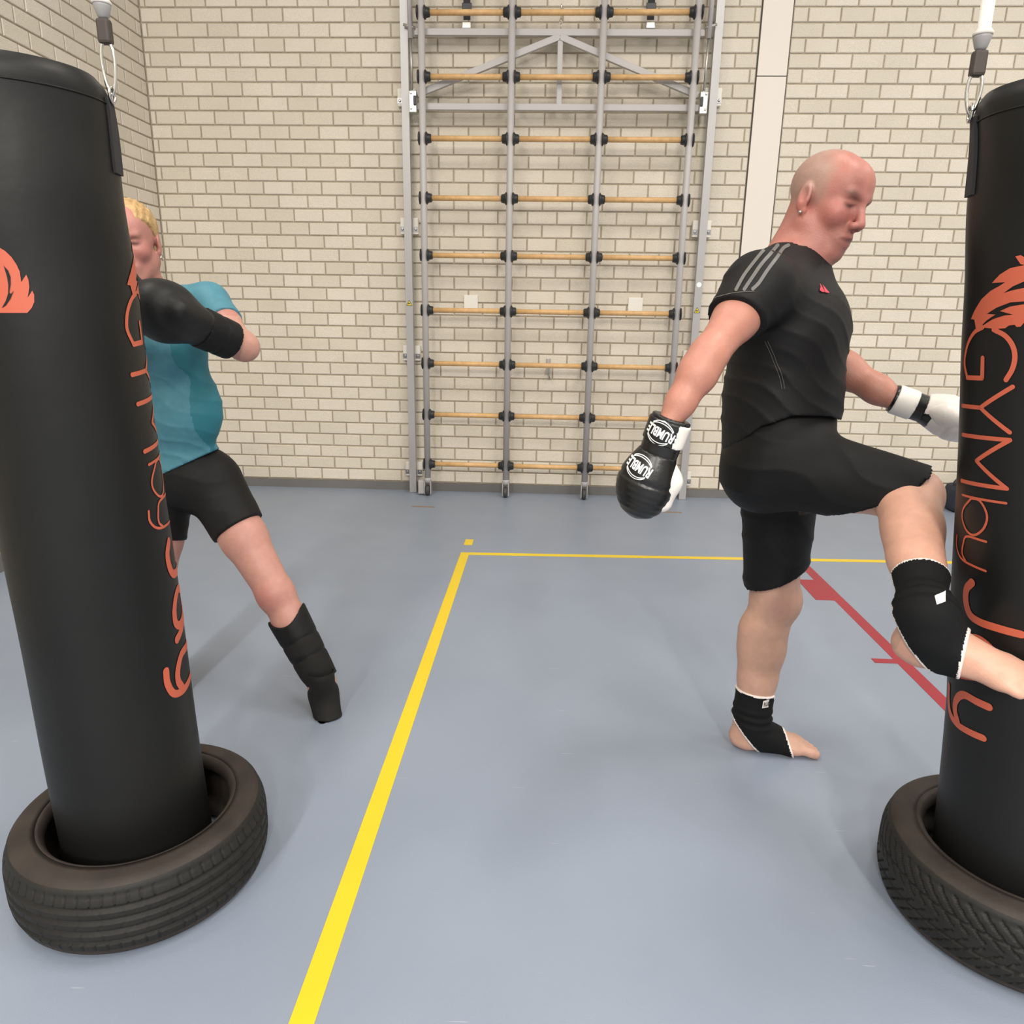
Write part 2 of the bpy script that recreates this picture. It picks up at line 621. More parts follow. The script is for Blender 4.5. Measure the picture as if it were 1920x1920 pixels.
# ================================================================== CLIMBING FRAME
SY = WY - .16
SX = [-.858, -.279, .300, .886]
cf = tag(empty('climbing_frame', (0, SY, 0)), 'grey steel wall climbing frame with wooden rungs and small wheels', 'climbing frame')
for x in SX:
    MB().tube([(x, SY, .115), (x, SY, 3.72)], .0225, 20).build('stile', M_STEEL, cf)
RZ = [3.154 - .3645 * i for i in range(9)] + [3.154 + .3645]
col_prof = [(.040, -.0), (.041, .007), (.034, .010), (.030, .016), (.027, .034), (.022, .037)]
for z in RZ:
    for i in range(3):
        jit = random.uniform(-.001, .001)
        MB().tube([(SX[i] + .02, SY, z + jit), (SX[i + 1] - .02, SY, z + jit)], .0175, 14).build('rung', M_WOOD, cf)
    for i, x in enumerate(SX):
        b = MB()
        if i < 3:
            b.lathe(col_prof, (x + .0195, SY, z), (1, 0, 0), 18)
        if i > 0:
            b.lathe(col_prof, (x - .0195, SY, z), (-1, 0, 0), 18)
        if i == 0:
            b.lathe([(.041, 0), (.041, .006), (.03, .009)], (x - .0215, SY, z), (-1, 0, 0), 18)
        if i == 3:
            b.lathe([(.041, 0), (.041, .006), (.03, .009)], (x + .0215, SY, z), (1, 0, 0), 18)
        b.build('rung_collar', M_BLKP, cf)
for x in SX:
    b = MB()
    b.lathe([(.026, 0), (.026, .03), (.024, .034)], (x, SY, .10), (0, 0, 1), 18)
    for s in (-1, 1):
        b.box((x + s * .021, SY, .062), (.006, .045, .1), bev=.002)
    fk = b.build('wheel_fork', M_STEEL, cf)
    MB().lathe([(.022, -.014), (.037, -.013), (.04, -.006), (.04, .006), (.037, .013), (.022, .014)], (x, SY - .005, .0405), (1, 0, 0), 24).build('wheel', M_RUBBER, cf)
MB().box((SX[0] - .05, SY + .02, .06), (.045, .05, .1), bev=.004).build('floor_lock', M_STEEL, cf)

# guide rails on the wall
def guide_rail(xc, z_br, label, side):
    r = tag(empty('guide_rail', (xc, WY - .045, 0)), label, 'rail', 'wall rails of the climbing frame')
    b = MB()
    w = .05
    b.box((xc, WY - .092, 1.86), (w, .006, 3.715))
    b.box((xc - w / 2 + .003, WY - .068, 1.86), (.006, .05, 3.715))
    b.box((xc + w / 2 - .003, WY - .068, 1.86), (.006, .05, 3.715))
    b.build('channel', M_RAIL, r)
    for z in z_br:
        br = MB().box((xc, WY - .022, z), (.125, .036, .108), bev=.004).build('bracket', M_WPLATE, r)
        for s in (-1, 1):
            bb = MB().lathe([(.0135, 0), (.0135, .002), (.009, .002), (.009, .010), (.006, .011)], (xc + s * .046, WY - .04, z - .022), (0, -1, 0), 6, smooth=False)
            bb.box((xc + s * .046, WY - .041, z - .022), (.034, .004, .034))
            bb.build('bolt', M_BOLT, br)
    # warning triangle
    zc = 1.378 if side < 0 else 1.36
    y = WY - .0965
    MB().add([(xc - .019, y, zc - .016), (xc + .019, y, zc - .016), (xc, y, zc + .019), (xc - .019, y + .001, zc - .016), (xc + .019, y + .001, zc - .016), (xc, y + .001, zc + .019)],
             [(0, 1, 2), (5, 4, 3), (0, 3, 4, 1), (1, 4, 5, 2), (2, 5, 3, 0)]).build('warning_sticker', M_STKY, r)
    k = MB()
    y -= .0006
    T = [(-.019, -.016), (.019, -.016), (0, .019)]
    for i in range(3):
        a, b2 = T[i], T[(i + 1) % 3]
        k.tube([(xc + a[0], y, zc + a[1]), (xc + b2[0], y, zc + b2[1])], .0013, 6)
    k.tube([(xc - .008, y, zc - .008), (xc - .002, y, zc + .001), (xc + .007, y, zc - .006)], .003, 6)
    k.build('warning_mark', M_BLKP, r)
    if side > 0:
        MB().lathe([(.017, 0), (.017, .001)], (xc, WY - .0955, 1.53), (0, -1, 0), 24).build('round_sticker', M_WHITE, r)
    return r


guide_rail(-.982, [1.895, 1.03, .172, 2.70], 'grey steel wall rail beside the corner side of the climbing frame', -1)
guide_rail(1.034, [1.898, 1.03, .150, 2.71], 'grey steel wall rail between climbing frame and white cover strip', 1)

# triangular support frame behind the rungs
sf = tag(empty('support_frame', (.03, WY - .1, 2.6)), 'grey triangular steel brace with crossbars and gas springs behind the rungs', 'brace')
BY = WY - .1


def bar(name, a, b, w=.04, t=.03, parent=sf, m=M_STEEL):
    a = np.array(a, float)
    b = np.array(b, float)
    d = b - a
    L = np.linalg.norm(d)
    d /= L
    n = np.array([0, 1., 0])
    s = np.cross(n, d)
    M = np.stack([d, n, s], 1)
    return MB().box((a + b) / 2, (L, t, w), M, bev=.003).build(name, m, parent)


bar('crossbar', (-.912, BY, 3.062), (.944, BY, 3.056))
bar('crossbar', (-.93, BY, 2.628), (.96, BY, 2.626))
bar('brace', (.027, BY - .002, 3.035), (-.90, BY - .002, 2.70))
bar('brace', (.027, BY - .002, 3.035), (.93, BY - .002, 2.70))
bar('king_post', (.03, BY + .003, 3.05), (.033, BY + .003, 2.63), .034)
for s, xh in ((-1, -.925), (1, .965)):
    hb = MB().box((xh, BY - .01, 2.65), (.05, .06, .13), bev=.004).build('hinge_block', M_ZINC, sf)
    MB().box((xh - s * .015, BY - .045, 2.655), (.018, .012, .055), bev=.003).build('latch', M_BLKP, hb)
    for zz in (2.61, 2.70):
        MB().lathe([(.007, 0), (.007, .006), (.004, .008)], (xh + s * .012, BY - .04, zz), (0, -1, 0), 10).build('screw', M_CHROME, hb)

for s, xg in ((-1, -.935), (1, .968)):
    g = empty('gas_spring')
    g.parent = sf
    g.matrix_parent_inverse = Matrix.Translation(-Vector(sf.location))
    MB().tube([(xg, WY - .12, 3.02), (xg + s * .012, WY - .12, 3.7)], .016, 14).build('cylinder', M_STEEL, g)
    MB().tube([(xg - s * .004, WY - .12, 2.725), (xg, WY - .12, 3.03)], .0075, 10).build('rod', M_ZINC, g)
    MB().tube([(xg - .03 * s, WY - .12, 3.08), (xg + .045 * s, WY - .12, 3.1)], .009, 8).build('pivot_pin', M_ZINC, g)

# black straps hooked over the upper crossbar
for xs, lb in ((-.575, 'black webbing strap hanging behind the left bay of the climbing frame'), (.60, 'black webbing strap hanging behind the right bay of the climbing frame')):
    st = tag(empty('lashing_strap', (xs, WY - .06, 3.06)), lb, 'strap')
    MB().box((xs, WY - .075, 3.43), (.045, .004, .58)).build('webbing', M_STRAP, st)
    MB().box((xs, WY - .078, 3.215), (.062, .014, .04), bev=.004).build('buckle', M_BLKP, st)
    MB().box((xs, WY - .085, 3.10), (.058, .05, .04), bev=.005).build('hook', M_ZINC, st)
ch = MB()
for i in range(5):
    z = 3.10 + i * .026
    a = 0 if i % 2 else math.pi / 2
    pts = []
    for k in range(13):
        t = 2 * math.pi * k / 12
        u = .008 * math.cos(t)
        pts.append((.03 + u * math.cos(a), WY - .1 + u * math.sin(a), z + .017 * math.sin(t)))
    ch.tube(pts, .0028, 6, caps=False)
tag(ch.build('chain', M_CHROME), 'short steel chain above the apex of the triangular brace', 'chain')
hk = MB()
hk.box((.012, WY - .008, .955), (.028, .016, .11), bev=.003)
hk.tube([(.012, WY - .016, .97), (.012, WY - .06, .965), (.014, WY - .075, .93), (.016, WY - .06, .895), (.018, WY - .02, .885), (.024, WY - .02, .86)], .006, 10)
tag(hk.build('wall_hook', M_ZINC), 'bent steel hook on the wall behind the middle bay of the climbing frame', 'hook')

# ------------------------------------------------------------------ flat lettering
def text_tris(txt, bold=.0):
    cu = bpy.data.curves.new('t', 'FONT')
    cu.body = txt
    cu.resolution_u = 4
    cu.offset = bold
    o = bpy.data.objects.new('t', cu)
    COL.objects.link(o)
    dg = bpy.context.evaluated_depsgraph_get()
    me = bpy.data.meshes.new_from_object(o.evaluated_get(dg))
    V = np.array([v.co[:2] for v in me.vertices])
    F = [tuple(p.vertices) for p in me.polygons]
    bpy.data.objects.remove(o)
    bpy.data.meshes.remove(me)
    bpy.data.curves.remove(cu)
    mn, mx = V.min(0), V.max(0)
    V = (V - (mn + mx) / 2) / (mx - mn)
    return V, F     # normalised to a unit box, centred


def refine(V2, F, maxe):
    """split a 2D mesh until edges are short, so it can be draped"""
    bm = bmesh.new()
    vs = [bm.verts.new((x, y, 0)) for x, y in V2]
    for f in F:
        try:
            bm.faces.new([vs[i] for i in f])
        except ValueError:
            pass
    bmesh.ops.triangulate(bm, faces=bm.faces)
    for _ in range(5):
        ee = [e for e in bm.edges if e.calc_length() > maxe]
        if not ee:
            break
        bmesh.ops.subdivide_edges(bm, edges=ee, cuts=1)
        bmesh.ops.triangulate(bm, faces=bm.faces)
    bm.verts.index_update()
    V = np.array([v.co[:2] for v in bm.verts])
    F = [tuple(v.index for v in f.verts) for f in bm.faces]
    bm.free()
    return V, F


def drape(name, V2, F, org, ex, ey, bvh, m, parent, off=.0012, maxe=.008):
    """project a flat print (metres, in the plane org+ex+ey) on a body along the plane normal"""
    V2, F = refine(V2, F, maxe)
    ex, ey = np.array(ex, float), np.array(ey, float)
    n = np.cross(ex, ey)
    out, keep = [], []
    for x, y in V2:
        p = np.array(org) + ex * x + ey * y
        h = bvh.ray_cast(Vector(p + n * .15), Vector(-n), .4)
        if h[0] is None:
            out.append(p)
            keep.append(False)
        else:
            out.append(np.array(h[0]) + np.array(h[1]) * off)
            keep.append(True)
    F = [f for f in F if all(keep[i] for i in f)]
    return link(name, pymesh(name, out, F, True), parent, m)


def bvh_of(o):
    return BVHTree.FromPolygons([v.co.copy() for v in o.data.vertices], [tuple(p.vertices) for p in o.data.polygons])


def fill(polys):
    """tessellate simple 2D polygons"""
    V, F = [], []
    for pl in polys:
        b = len(V)
        tr = tessellate_polygon([[Vector((x, y, 0)) for x, y in pl]])
        V += list(pl)
        F += [tuple(b + i for i in t) for t in tr]
    return V, F


def crom(pts, n=8):
    """Catmull-Rom through 2D/3D points"""
    p = [np.array(q, float) for q in pts]
    if len(p) < 3:
        return [p[0] + (p[-1] - p[0]) * t for t in np.linspace(0, 1, n + 1)]
    p = [2 * p[0] - p[1]] + p + [2 * p[-1] - p[-2]]
    out = []
    for i in range(1, len(p) - 2):
        for t in np.linspace(0, 1, n, endpoint=False):
            a, b, c, d = p[i - 1:i + 3]
            out.append(.5 * (2 * b + (c - a) * t + (2 * a - 5 * b + 4 * c - d) * t * t + (3 * b - a - 3 * c + d) * t ** 3))
    out.append(p[-2])
    return out


def stroke(pts, w):
    """round-capped ribbon of width w along 2D points"""
    pts = [np.array(q, float) for q in pts]
    V, F = [], []
    for i, q in enumerate(pts):
        a, b = pts[max(i - 1, 0)], pts[min(i + 1, len(pts) - 1)]
        t = (b - a) / max(np.hypot(*(b - a)), 1e-9)
        nn = np.array([-t[1], t[0]])
        V += [q + nn * w / 2, q - nn * w / 2]
    for i in range(len(pts) - 1):
        F.append((2 * i, 2 * i + 1, 2 * i + 3, 2 * i + 2))
    for q, r, s in ((pts[0], pts[1], -1), (pts[-1], pts[-2], 1)):
        t = (q - r) / max(np.hypot(*(q - r)), 1e-9)
        nn = np.array([-t[1], t[0]])
        b = len(V)
        V.append(q)
        for k in range(9):
            a = math.pi * k / 8
            V.append(q + w / 2 * (math.cos(a) * nn + math.sin(a) * t))
        F += [(b, b + 1 + k, b + 2 + k) for k in range(8)]
    return V, F


# ================================================================== SPEAKER
sp = tag(empty('speaker', (3.15, 5.25, 0)), 'dark blue portable speaker with carrying handle on the floor by the wall', 'speaker')
b = MB().box((3.16, 5.26, .098), (.52, .19, .19), bev=.035)
b.build('body', M_SPK, sp)
hp = []
for t in np.linspace(0, math.pi, 21):
    sg = math.copysign(abs(math.cos(t)) ** .35, math.cos(t))
    hp.append((3.16 - .235 * sg, 5.26, .165 + .075 * abs(math.sin(t)) ** .5))
MB().tube(hp, .013, 12).build('handle', M_BLKP, sp)
VT, FT = text_tris('JBL', .02)
link('lettering', pymesh('lettering', [(3.04 + x * .19, 5.26 - .0962, .122 + y * .058) for x, y in VT], FT), sp, M_WHITE)
for i in range(5):
    MB().lathe([(.004, 0), (.004, .002)], (2.975 + .018 * i, 5.26 - .0945, .172), (0, -1, 0), 10).build('indicator_light', M_WHITE, sp)


# ================================================================== PUNCHING BAGS
BR = .16


class Bag:
    def __init__(s, axis, zt, dent=None):
        s.axis, s.zt, s.dent = axis, zt, dent

    def S(s, th, z, off=0.0):
        c = s.axis(z)
        r = BR + off
        zt = s.zt
        # soft creases below the rim and slight waviness
        r += .0025 * math.sin(z * 23 + 2 * math.sin(th * 2)) * math.exp(-((zt - z) / .35) ** 2)
        r += .0012 * math.sin(z * 9 + th * 3)
        if z > zt - .03:
            r -= .5 * (z - zt + .03) ** 2 / .03
        if s.dent:
            t0, z0, sz, amp = s.dent
            dth = (th - t0 + math.pi) % (2 * math.pi) - math.pi
            r -= amp * math.exp(-(dth / .5) ** 2 - ((z - z0) / sz) ** 2)
        return np.array([c[0] + r * math.cos(th), c[1] + r * math.sin(th), z])

    def hit(s, x, y):
        """(arc length, z) of the bag surface seen at photo pixel x,y"""
        d = ray(x, y)
        best = None
        lo = .9
        for Y in np.arange(lo, 1.75, .002):
            p = CP + d * (Y / d[1])
            c = s.axis(p[2])
            if math.hypot(p[0] - c[0], p[1] - c[1]) <= BR:
                best = p
                break
            q = math.hypot(p[0] - c[0], p[1] - c[1])
            if best is None or q < best[1]:
                best = (p, q) if not isinstance(best, np.ndarray) else best
        if isinstance(best, tuple):
            best = best[0]
        c = s.axis(best[2])
        return math.atan2(best[1] - c[1], best[0] - c[0]), best[2]


def build_bag(bag, name_label, tabs, strap_top):
    zb, zt = .03, bag.zt
    root = tag(empty('punching_bag', (bag.axis(0)[0], bag.axis(0)[1], 0)), name_label, 'punching bag', 'punching bags standing in tyres')
    n, m = 96, 130
    V, F = [], []
    for j in range(m + 1):
        z = zb + (zt - zb) * j / m
        for i in range(n):
            V.append(bag.S(2 * math.pi * i / n, z))
    for j in range(m):
        for i in range(n):
            i2 = (i + 1) % n
            F.append((j * n + i, j * n + i2, (j + 1) * n + i2, (j + 1) * n + i))
    F.append(tuple(range(n))[::-1])
    sh = link('bag_shell', pymesh('bag_shell', V, F, True), root, M_BAG)
    # recessed lid and grey rim
    lid = MB()
    c = bag.axis(zt)
    lid.lathe([(BR - .016, 0), (BR - .016, .012), (BR - .03, .016)], (c[0], c[1], zt - .02), (0, 0, 1), 64)
    lid.build('bag_lid', M_BAGTOP, root)
    # seam ring below rim
    ring = [bag.S(2 * math.pi * i / 96, zt - .045, .0008) for i in range(97)]
    MB().tube(ring, .0016, 6, caps=False).build('rim_seam', M_BAG, root)
    for th in tabs:
        tb = MB()
        w = .02
        rows = []
        for z in np.linspace(zt - .165, zt - .035, 9):
            for off in (.0, .006):
                for a in (-w / BR, w / BR):
                    rows.append(bag.S(th + a, z, off))
        FF = []
        for k in range(8):
            b = 4 * k
            FF += [(b + 2, b + 3, b + 7, b + 6), (b, b + 2, b + 6, b + 4), (b + 1, b + 5, b + 7, b + 3), (b, b + 4, b + 5, b + 1)]
        FF += [(0, 1, 3, 2), (32, 34, 35, 33)]
        tb.add(rows, FF)
        t_o = tb.build('strap_tab', M_STRAP, root)
        p = bag.S(th, zt - .03, .008)
        out = np.array([math.cos(th), math.sin(th), 0])
        tan = np.array([-math.sin(th), math.cos(th), 0])
        dr = []
        for k in range(17):
            a = 2 * math.pi * k / 16
            dr.append(p + tan * .017 * math.cos(a) + np.array([0, 0, .014]) * math.sin(a) + np.array([0, 0, .004]))
        MB().tube(dr, .003, 8, caps=False).build('d_ring', M_CHROME, t_o)
        # carabiner
        hs = empty('hanger_strap')
        hs.parent = root
        hs.matrix_parent_inverse = Matrix.Translation(-Vector(root.location))
        cz = p[2] + strap_top + .004
        cb = []
        for k in range(21):
            a = 2 * math.pi * k / 20
            cb.append(np.array([p[0], p[1], cz]) + out * .011 * math.cos(a) * (1 + .25 * math.sin(a)) + np.array([0, 0, strap_top]) * math.sin(a))
        MB().tube(cb, .0032, 8, caps=False).build('carabiner', M_CHROME, hs)
        z = cz + strap_top - .004
        MB().box((p[0], p[1], z + .016), (.024, .02, .042), bev=.005).build('webbing_loop', M_WEB_B, hs)
        MB().lathe([(.006, 0), (.010, .004), (.015, .02), (.015, .026)], (p[0], p[1], z + .036), (0, 0, 1), 18).build('swivel', M_GREYP, hs)
        MB().lathe([(.016, 0), (.017, .004), (.011, .012), (.011, .06)], (p[0], p[1], z + .06), (0, 0, 1), 18).build('ferrule', M_WEB_W, hs)
        MB().tube([(p[0], p[1], z + .11), (p[0], p[1], 5.6)], .008, 8).build('rope', M_WEB_W, hs)
    return root, sh


def bag_print(bag, name, V2, F, root, off, m, maxe=.006):
    """V2 in (arc, z)"""
    V2, F = refine(V2, F, maxe)
    V = [bag.S(s / BR, z, off) for s, z in V2]
    me = pymesh(name, V, F, True)
    return link(name, me, root, m)


def axR(z):
    if z > .56:
        x = 1.124 - .1266 * z
    elif z > .46:
        t = (z - .46) / .10
        x = (1.124 - .1266 * z) * t + (1.1006 - .08 * z) * (1 - t)
    else:
        x = 1.1006 - .08 * z
    return (x, 1.462)


def axL(z):
    return (-.9505 - .0296 * z, 1.4735)


bagL = Bag(axL, 1.733)
bagR = Bag(axR, 1.708, dent=(math.radians(240), .68, .10, .018))


def k3(pts):
    return [(1740 + a / 3.556, 880 + b / 3.556) for a, b in pts]


def k2(pts):
    return [(1780 + a / 4.171, 440 + b / 4.171) for a, b in pts]


# the print, traced on the right-hand bag: strokes (pixel points, width in metres)
W1, W2, W3 = .0088, .0048, .0165
STK = [
    (k2([(448, 1135), (497, 1050), (518, 955), (497, 865), (440, 790), (350, 742)]), W1, 8),
    (k2([(270, 725), (205, 765), (162, 840), (138, 925), (131, 1010), (150, 1115)]), W1 * .9, 8),
    (k2([(150, 1118), (265, 1122)]), W1, 4), (k2([(265, 1122), (268, 965)]), W1, 4),
    (k2([(110, 1338), (255, 1353)]), W1 * .9, 4), (k2([(255, 1353), (500, 1190)]), W1 * .9, 6), (k2([(255, 1353), (480, 1545)]), W1 * .9, 6),
    ([(1806, 815), (1895, 825)], W1 * .9, 6), ([(1895, 825), (1833, 864)], W1 * .9, 6), ([(1833, 864), (1889, 916)], W1 * .9, 6), ([(1889, 916), (1803, 901)], W1 * .9, 6),
    (k3([(230, 170), (525, 225)]), W2, 8),
    (k3([(295, 194), (238, 265), (230, 330), (258, 408), (312, 438), (368, 402), (398, 330), (385, 260), (345, 205), (295, 194)]), W2, 6),
    (k3([(392, 482), (262, 447), (236, 495), (230, 560), (252, 615)]), W2, 8),
    (k3([(385, 678), (300, 642), (235, 605), (203, 560), (192, 500), (194, 440)]), W2, 8),
    (k3([(292, 755), (258, 800), (252, 880), (278, 965), (335, 1015), (460, 1062), (612, 1110)]), W3, 8),
    (k3([(240, 1190), (262, 1145), (300, 1125), (350, 1140), (410, 1200), (430, 1260), (400, 1330), (330, 1350), (265, 1320), (235, 1260), (240, 1190)]), W3, 6),
    (k3([(225, 1370), (440, 1395)]), W3, 6),
    (k3([(405, 1583), (330, 1550), (245, 1503), (198, 1535), (188, 1600), (205, 1680)]), W3, 8),
    (k3([(370, 1790), (280, 1750), (200, 1695), (155, 1620), (145, 1520), (148, 1440)]), W3 * .9, 8),
]
FLAME = [
    k2([(175, 660), (200, 600), (260, 505), (330, 440), (400, 402), (440, 372), (340, 378), (400, 312), (480, 262), (584, 240), (720, 235), (800, 300), (720, 335), (584, 368), (500, 405), (430, 457),
        (500, 435), (584, 418), (700, 405), (790, 470), (700, 500), (584, 522), (480, 530), (380, 570), (300, 620), (365, 625), (300, 672), (250, 722), (222, 760), (205, 665)]),
    k2([(400, 598), (480, 562), (584, 545), (700, 560), (760, 640), (650, 680), (584, 690), (560, 720), (530, 722), (515, 705), (470, 710), (440, 732), (380, 737), (300, 730), (252, 725), (350, 660), (440, 632), (502, 625)]),
    k2([(520, 170), (560, 160), (640, 205), (600, 240), (560, 230)]),
]


def to_sz(bag, pts):
    out = []
    for x, y in pts:
        th, z = bag.hit(x, y)
        th = th % (2 * math.pi)
        out.append((th * BR, z))
    return out


SZ_STK = []
for pts, w, n in STK:
    SZ_STK.append((crom(to_sz(bagR, pts), n), w))
SZ_FL = [to_sz(bagR, pl) for pl in FLAME]


def put_print(bag, root, ds, dz, sz, skew=0.0, wk=1.0):
    V, F = [], []
    zr = SZ_STK[0][0][0][1]
    tr = lambda q: (q[0] + ds + skew * (q[1] - .35), (q[1] - zr) * sz + zr + dz)
    for pts, w in SZ_STK:
        v, f = stroke([tr(q) for q in pts], w * wk)
        b = len(V)
        V += [tuple(q) for q in v]
        F += [tuple(b + i for i in t) for t in f]
    bag_print(bag, 'lettering', V, F, root, .0012, M_ORANGE, .02)
    v, f = fill([[tr(q) for q in pl] for pl in SZ_FL])
    bag_print(bag, 'emblem', v, f, root, .0012, M_ORANGE)


rbR, shR = build_bag(bagR, 'tall black punching bag with orange lettering that the kicking man strikes', [math.radians(a) for a in (163, 283, 43)], .034)
put_print(bagR, rbR, 0, 0, 1)
rbL, shL = build_bag(bagL, 'tall black punching bag with orange lettering in front of the woman in teal', [math.radians(a) for a in (14, 134, 254)], .047)
put_print(bagL, rbL, BR * math.radians(173), .034, 1.05, .036, 1.15)
# second emblem of the other bag, seen on its far left flank
k10 = lambda pts: [(a / 10.67, 440 + b / 10.67) for a, b in pts]
E1 = k10([(-200, 150), (0, 255), (120, 330), (240, 450), (340, 600), (400, 740), (430, 950), (530, 800), (575, 900), (590, 1050), (560, 1260), (650, 1120), (690, 1200), (690, 1350), (640, 1470), (560, 1565), (0, 1565), (-200, 1565)])
E2 = k10([(90, 620), (180, 720), (225, 850), (230, 1000), (200, 1150), (240, 1190), (290, 1120), (220, 1290), (130, 1420), (60, 1470), (140, 1330), (180, 1180), (180, 1000), (150, 830)])
v, f = fill([to_sz(bagL, E1)])
bag_print(bagL, 'emblem', v, f, rbL, .0012, M_ORANGE)
v, f = fill([to_sz(bagL, E2)])
bag_print(bagL, 'emblem_slit', v, f, rbL, .0020, M_BAG)

# ================================================================== TYRES
def tyre(cx, cy, Ro, Rh, W, kind, label):
    # closed profile (radius, height, tread-parameter or None)
    pr_, mi = [], []
    nt = 40
    for i in range(nt + 1):                       # tread, bottom to top
        t = i / nt
        h = .026 + (W - .052) * t
        r = Ro - .010 * (2 * t - 1) ** 4
        pr_.append((r, h, t))
    for a in np.linspace(.12, 1, 10):             # shoulder to sidewall top
        ang = a * math.pi / 2
        pr_.append((Ro - .010 - .030 * (1 - math.cos(ang)), W - .026 + .024 * math.sin(ang), None))
    for r, h in ((Ro - .055, W + .0), (Ro - .068, W - .001), (Rh + .022, W - .004), (Rh + .016, W - .001), (Rh + .010, W - .003), (Rh + .004, W - .012), (Rh, W - .022), (Rh + .004, W - .034)):
        pr_.append((r, h, None))
    for r, h in ((Rh + .02, W - .05), (Ro - .03, W - .03), (Ro - .014, W / 2), (Ro - .03, .03), (Rh + .02, .05), (Rh + .004, .034), (Rh, .022), (Rh + .006, .008), (Rh + .022, .004), (Ro - .06, .001)):
        pr_.append((r, h, None))
    for a in np.linspace(1, .12, 8):
        ang = a * math.pi / 2
        pr_.append((Ro - .010 - .030 * (1 - math.cos(ang)), .026 - .024 * math.sin(ang), None))
    n = 560
    m = len(pr_)
    R = np.array([q[0] for q in pr_])
    Hh = np.array([q[1] for q in pr_])
    T = np.array([-1 if q[2] is None else q[2] for q in pr_])
    th = np.arange(n) * 2 * math.pi / n
    TH, RR = np.meshgrid(th, R, indexing='ij')
    TT = np.meshgrid(th, T, indexing='ij')[1]
    HH = np.meshgrid(th, Hh, indexing='ij')[1]
    dep = np.zeros_like(RR)
    on = TT >= 0
    arc = TH * Ro
    if kind == 'summer':
        for g in (.2, .4, .6, .8):
            dep = np.maximum(dep, np.where(on & (np.abs(TT - g) < .026), .0075, 0))
        nb = 70
        ph = (TH * nb / (2 * math.pi)) % 1
        dep = np.maximum(dep, np.where(on & ((TT > .82) | (TT < .18)) & (ph < .10), .0038, 0))
        nb2 = 40
        for lo, hi, sl in ((.22, .38, 1.2), (.42, .58, -1.2), (.62, .78, 1.2)):
            ph = (TH * nb2 / (2 * math.pi) + TT * sl * 2) % 1
            dep = np.maximum(dep, np.where(on & (TT > lo + .03) & (TT < hi - .03) & (ph < .07), .0018, 0))
    else:
        nb = 58
        ph = (TH * nb / (2 * math.pi) + np.abs(TT - .5) * 5.2) % 1
        dep = np.maximum(dep, np.where(on & (np.abs(TT - .5) > .03) & (ph < .17), .006, 0))
        for g in (.3, .7):
            dep = np.maximum(dep, np.where(on & (np.abs(TT - g) < .018), .0055, 0))
    sh = np.zeros_like(RR)
    # shoulder notches run over the edge
    RR = RR - dep
    V = np.stack([cx + RR * np.cos(TH), cy + RR * np.sin(TH), HH], -1).reshape(-1, 3)
    i = np.arange(n)[:, None]
    j = np.arange(m)[None, :]
    i2, j2 = (i + 1) % n, (j + 1) % m
    F = np.stack([i * m + j, i2 * m + j, i2 * m + j2, i * m + j2], -1).reshape(-1, 4)
    me = bpy.data.meshes.new('tyre')
    me.vertices.add(len(V))
    me.vertices.foreach_set('co', V.ravel())
    me.loops.add(F.size)
    me.loops.foreach_set('vertex_index', F.ravel())
    me.polygons.add(len(F))
    me.polygons.foreach_set('loop_start', np.arange(0, F.size, 4))
    mid = np.where((T >= 0), 0, 1)
    mid[nt + 1:nt + 4] = 0
    mi = np.where(mid[j] + 0 * i > 0, 1, 0).reshape(-1)
    me.polygons.foreach_set('material_index', mi)
    me.polygons.foreach_set('use_smooth', np.ones(len(F), bool))
    me.update(calc_edges=True)
    me.materials.append(M_TYRE)
    me.materials.append(M_SIDEW)
    o = link('tyre', me)
    return tag(o, label, 'tyre', 'car tyres used as bag bases')


tyre(-.936, 1.466, .281, .196, .186, 'summer', 'worn car tyre with straight tread grooves lying flat around the bag by the woman')
tyre(1.105, 1.470, .281, .192, .186, 'winter', 'worn car tyre with V-shaped tread lying flat around the kicked bag')


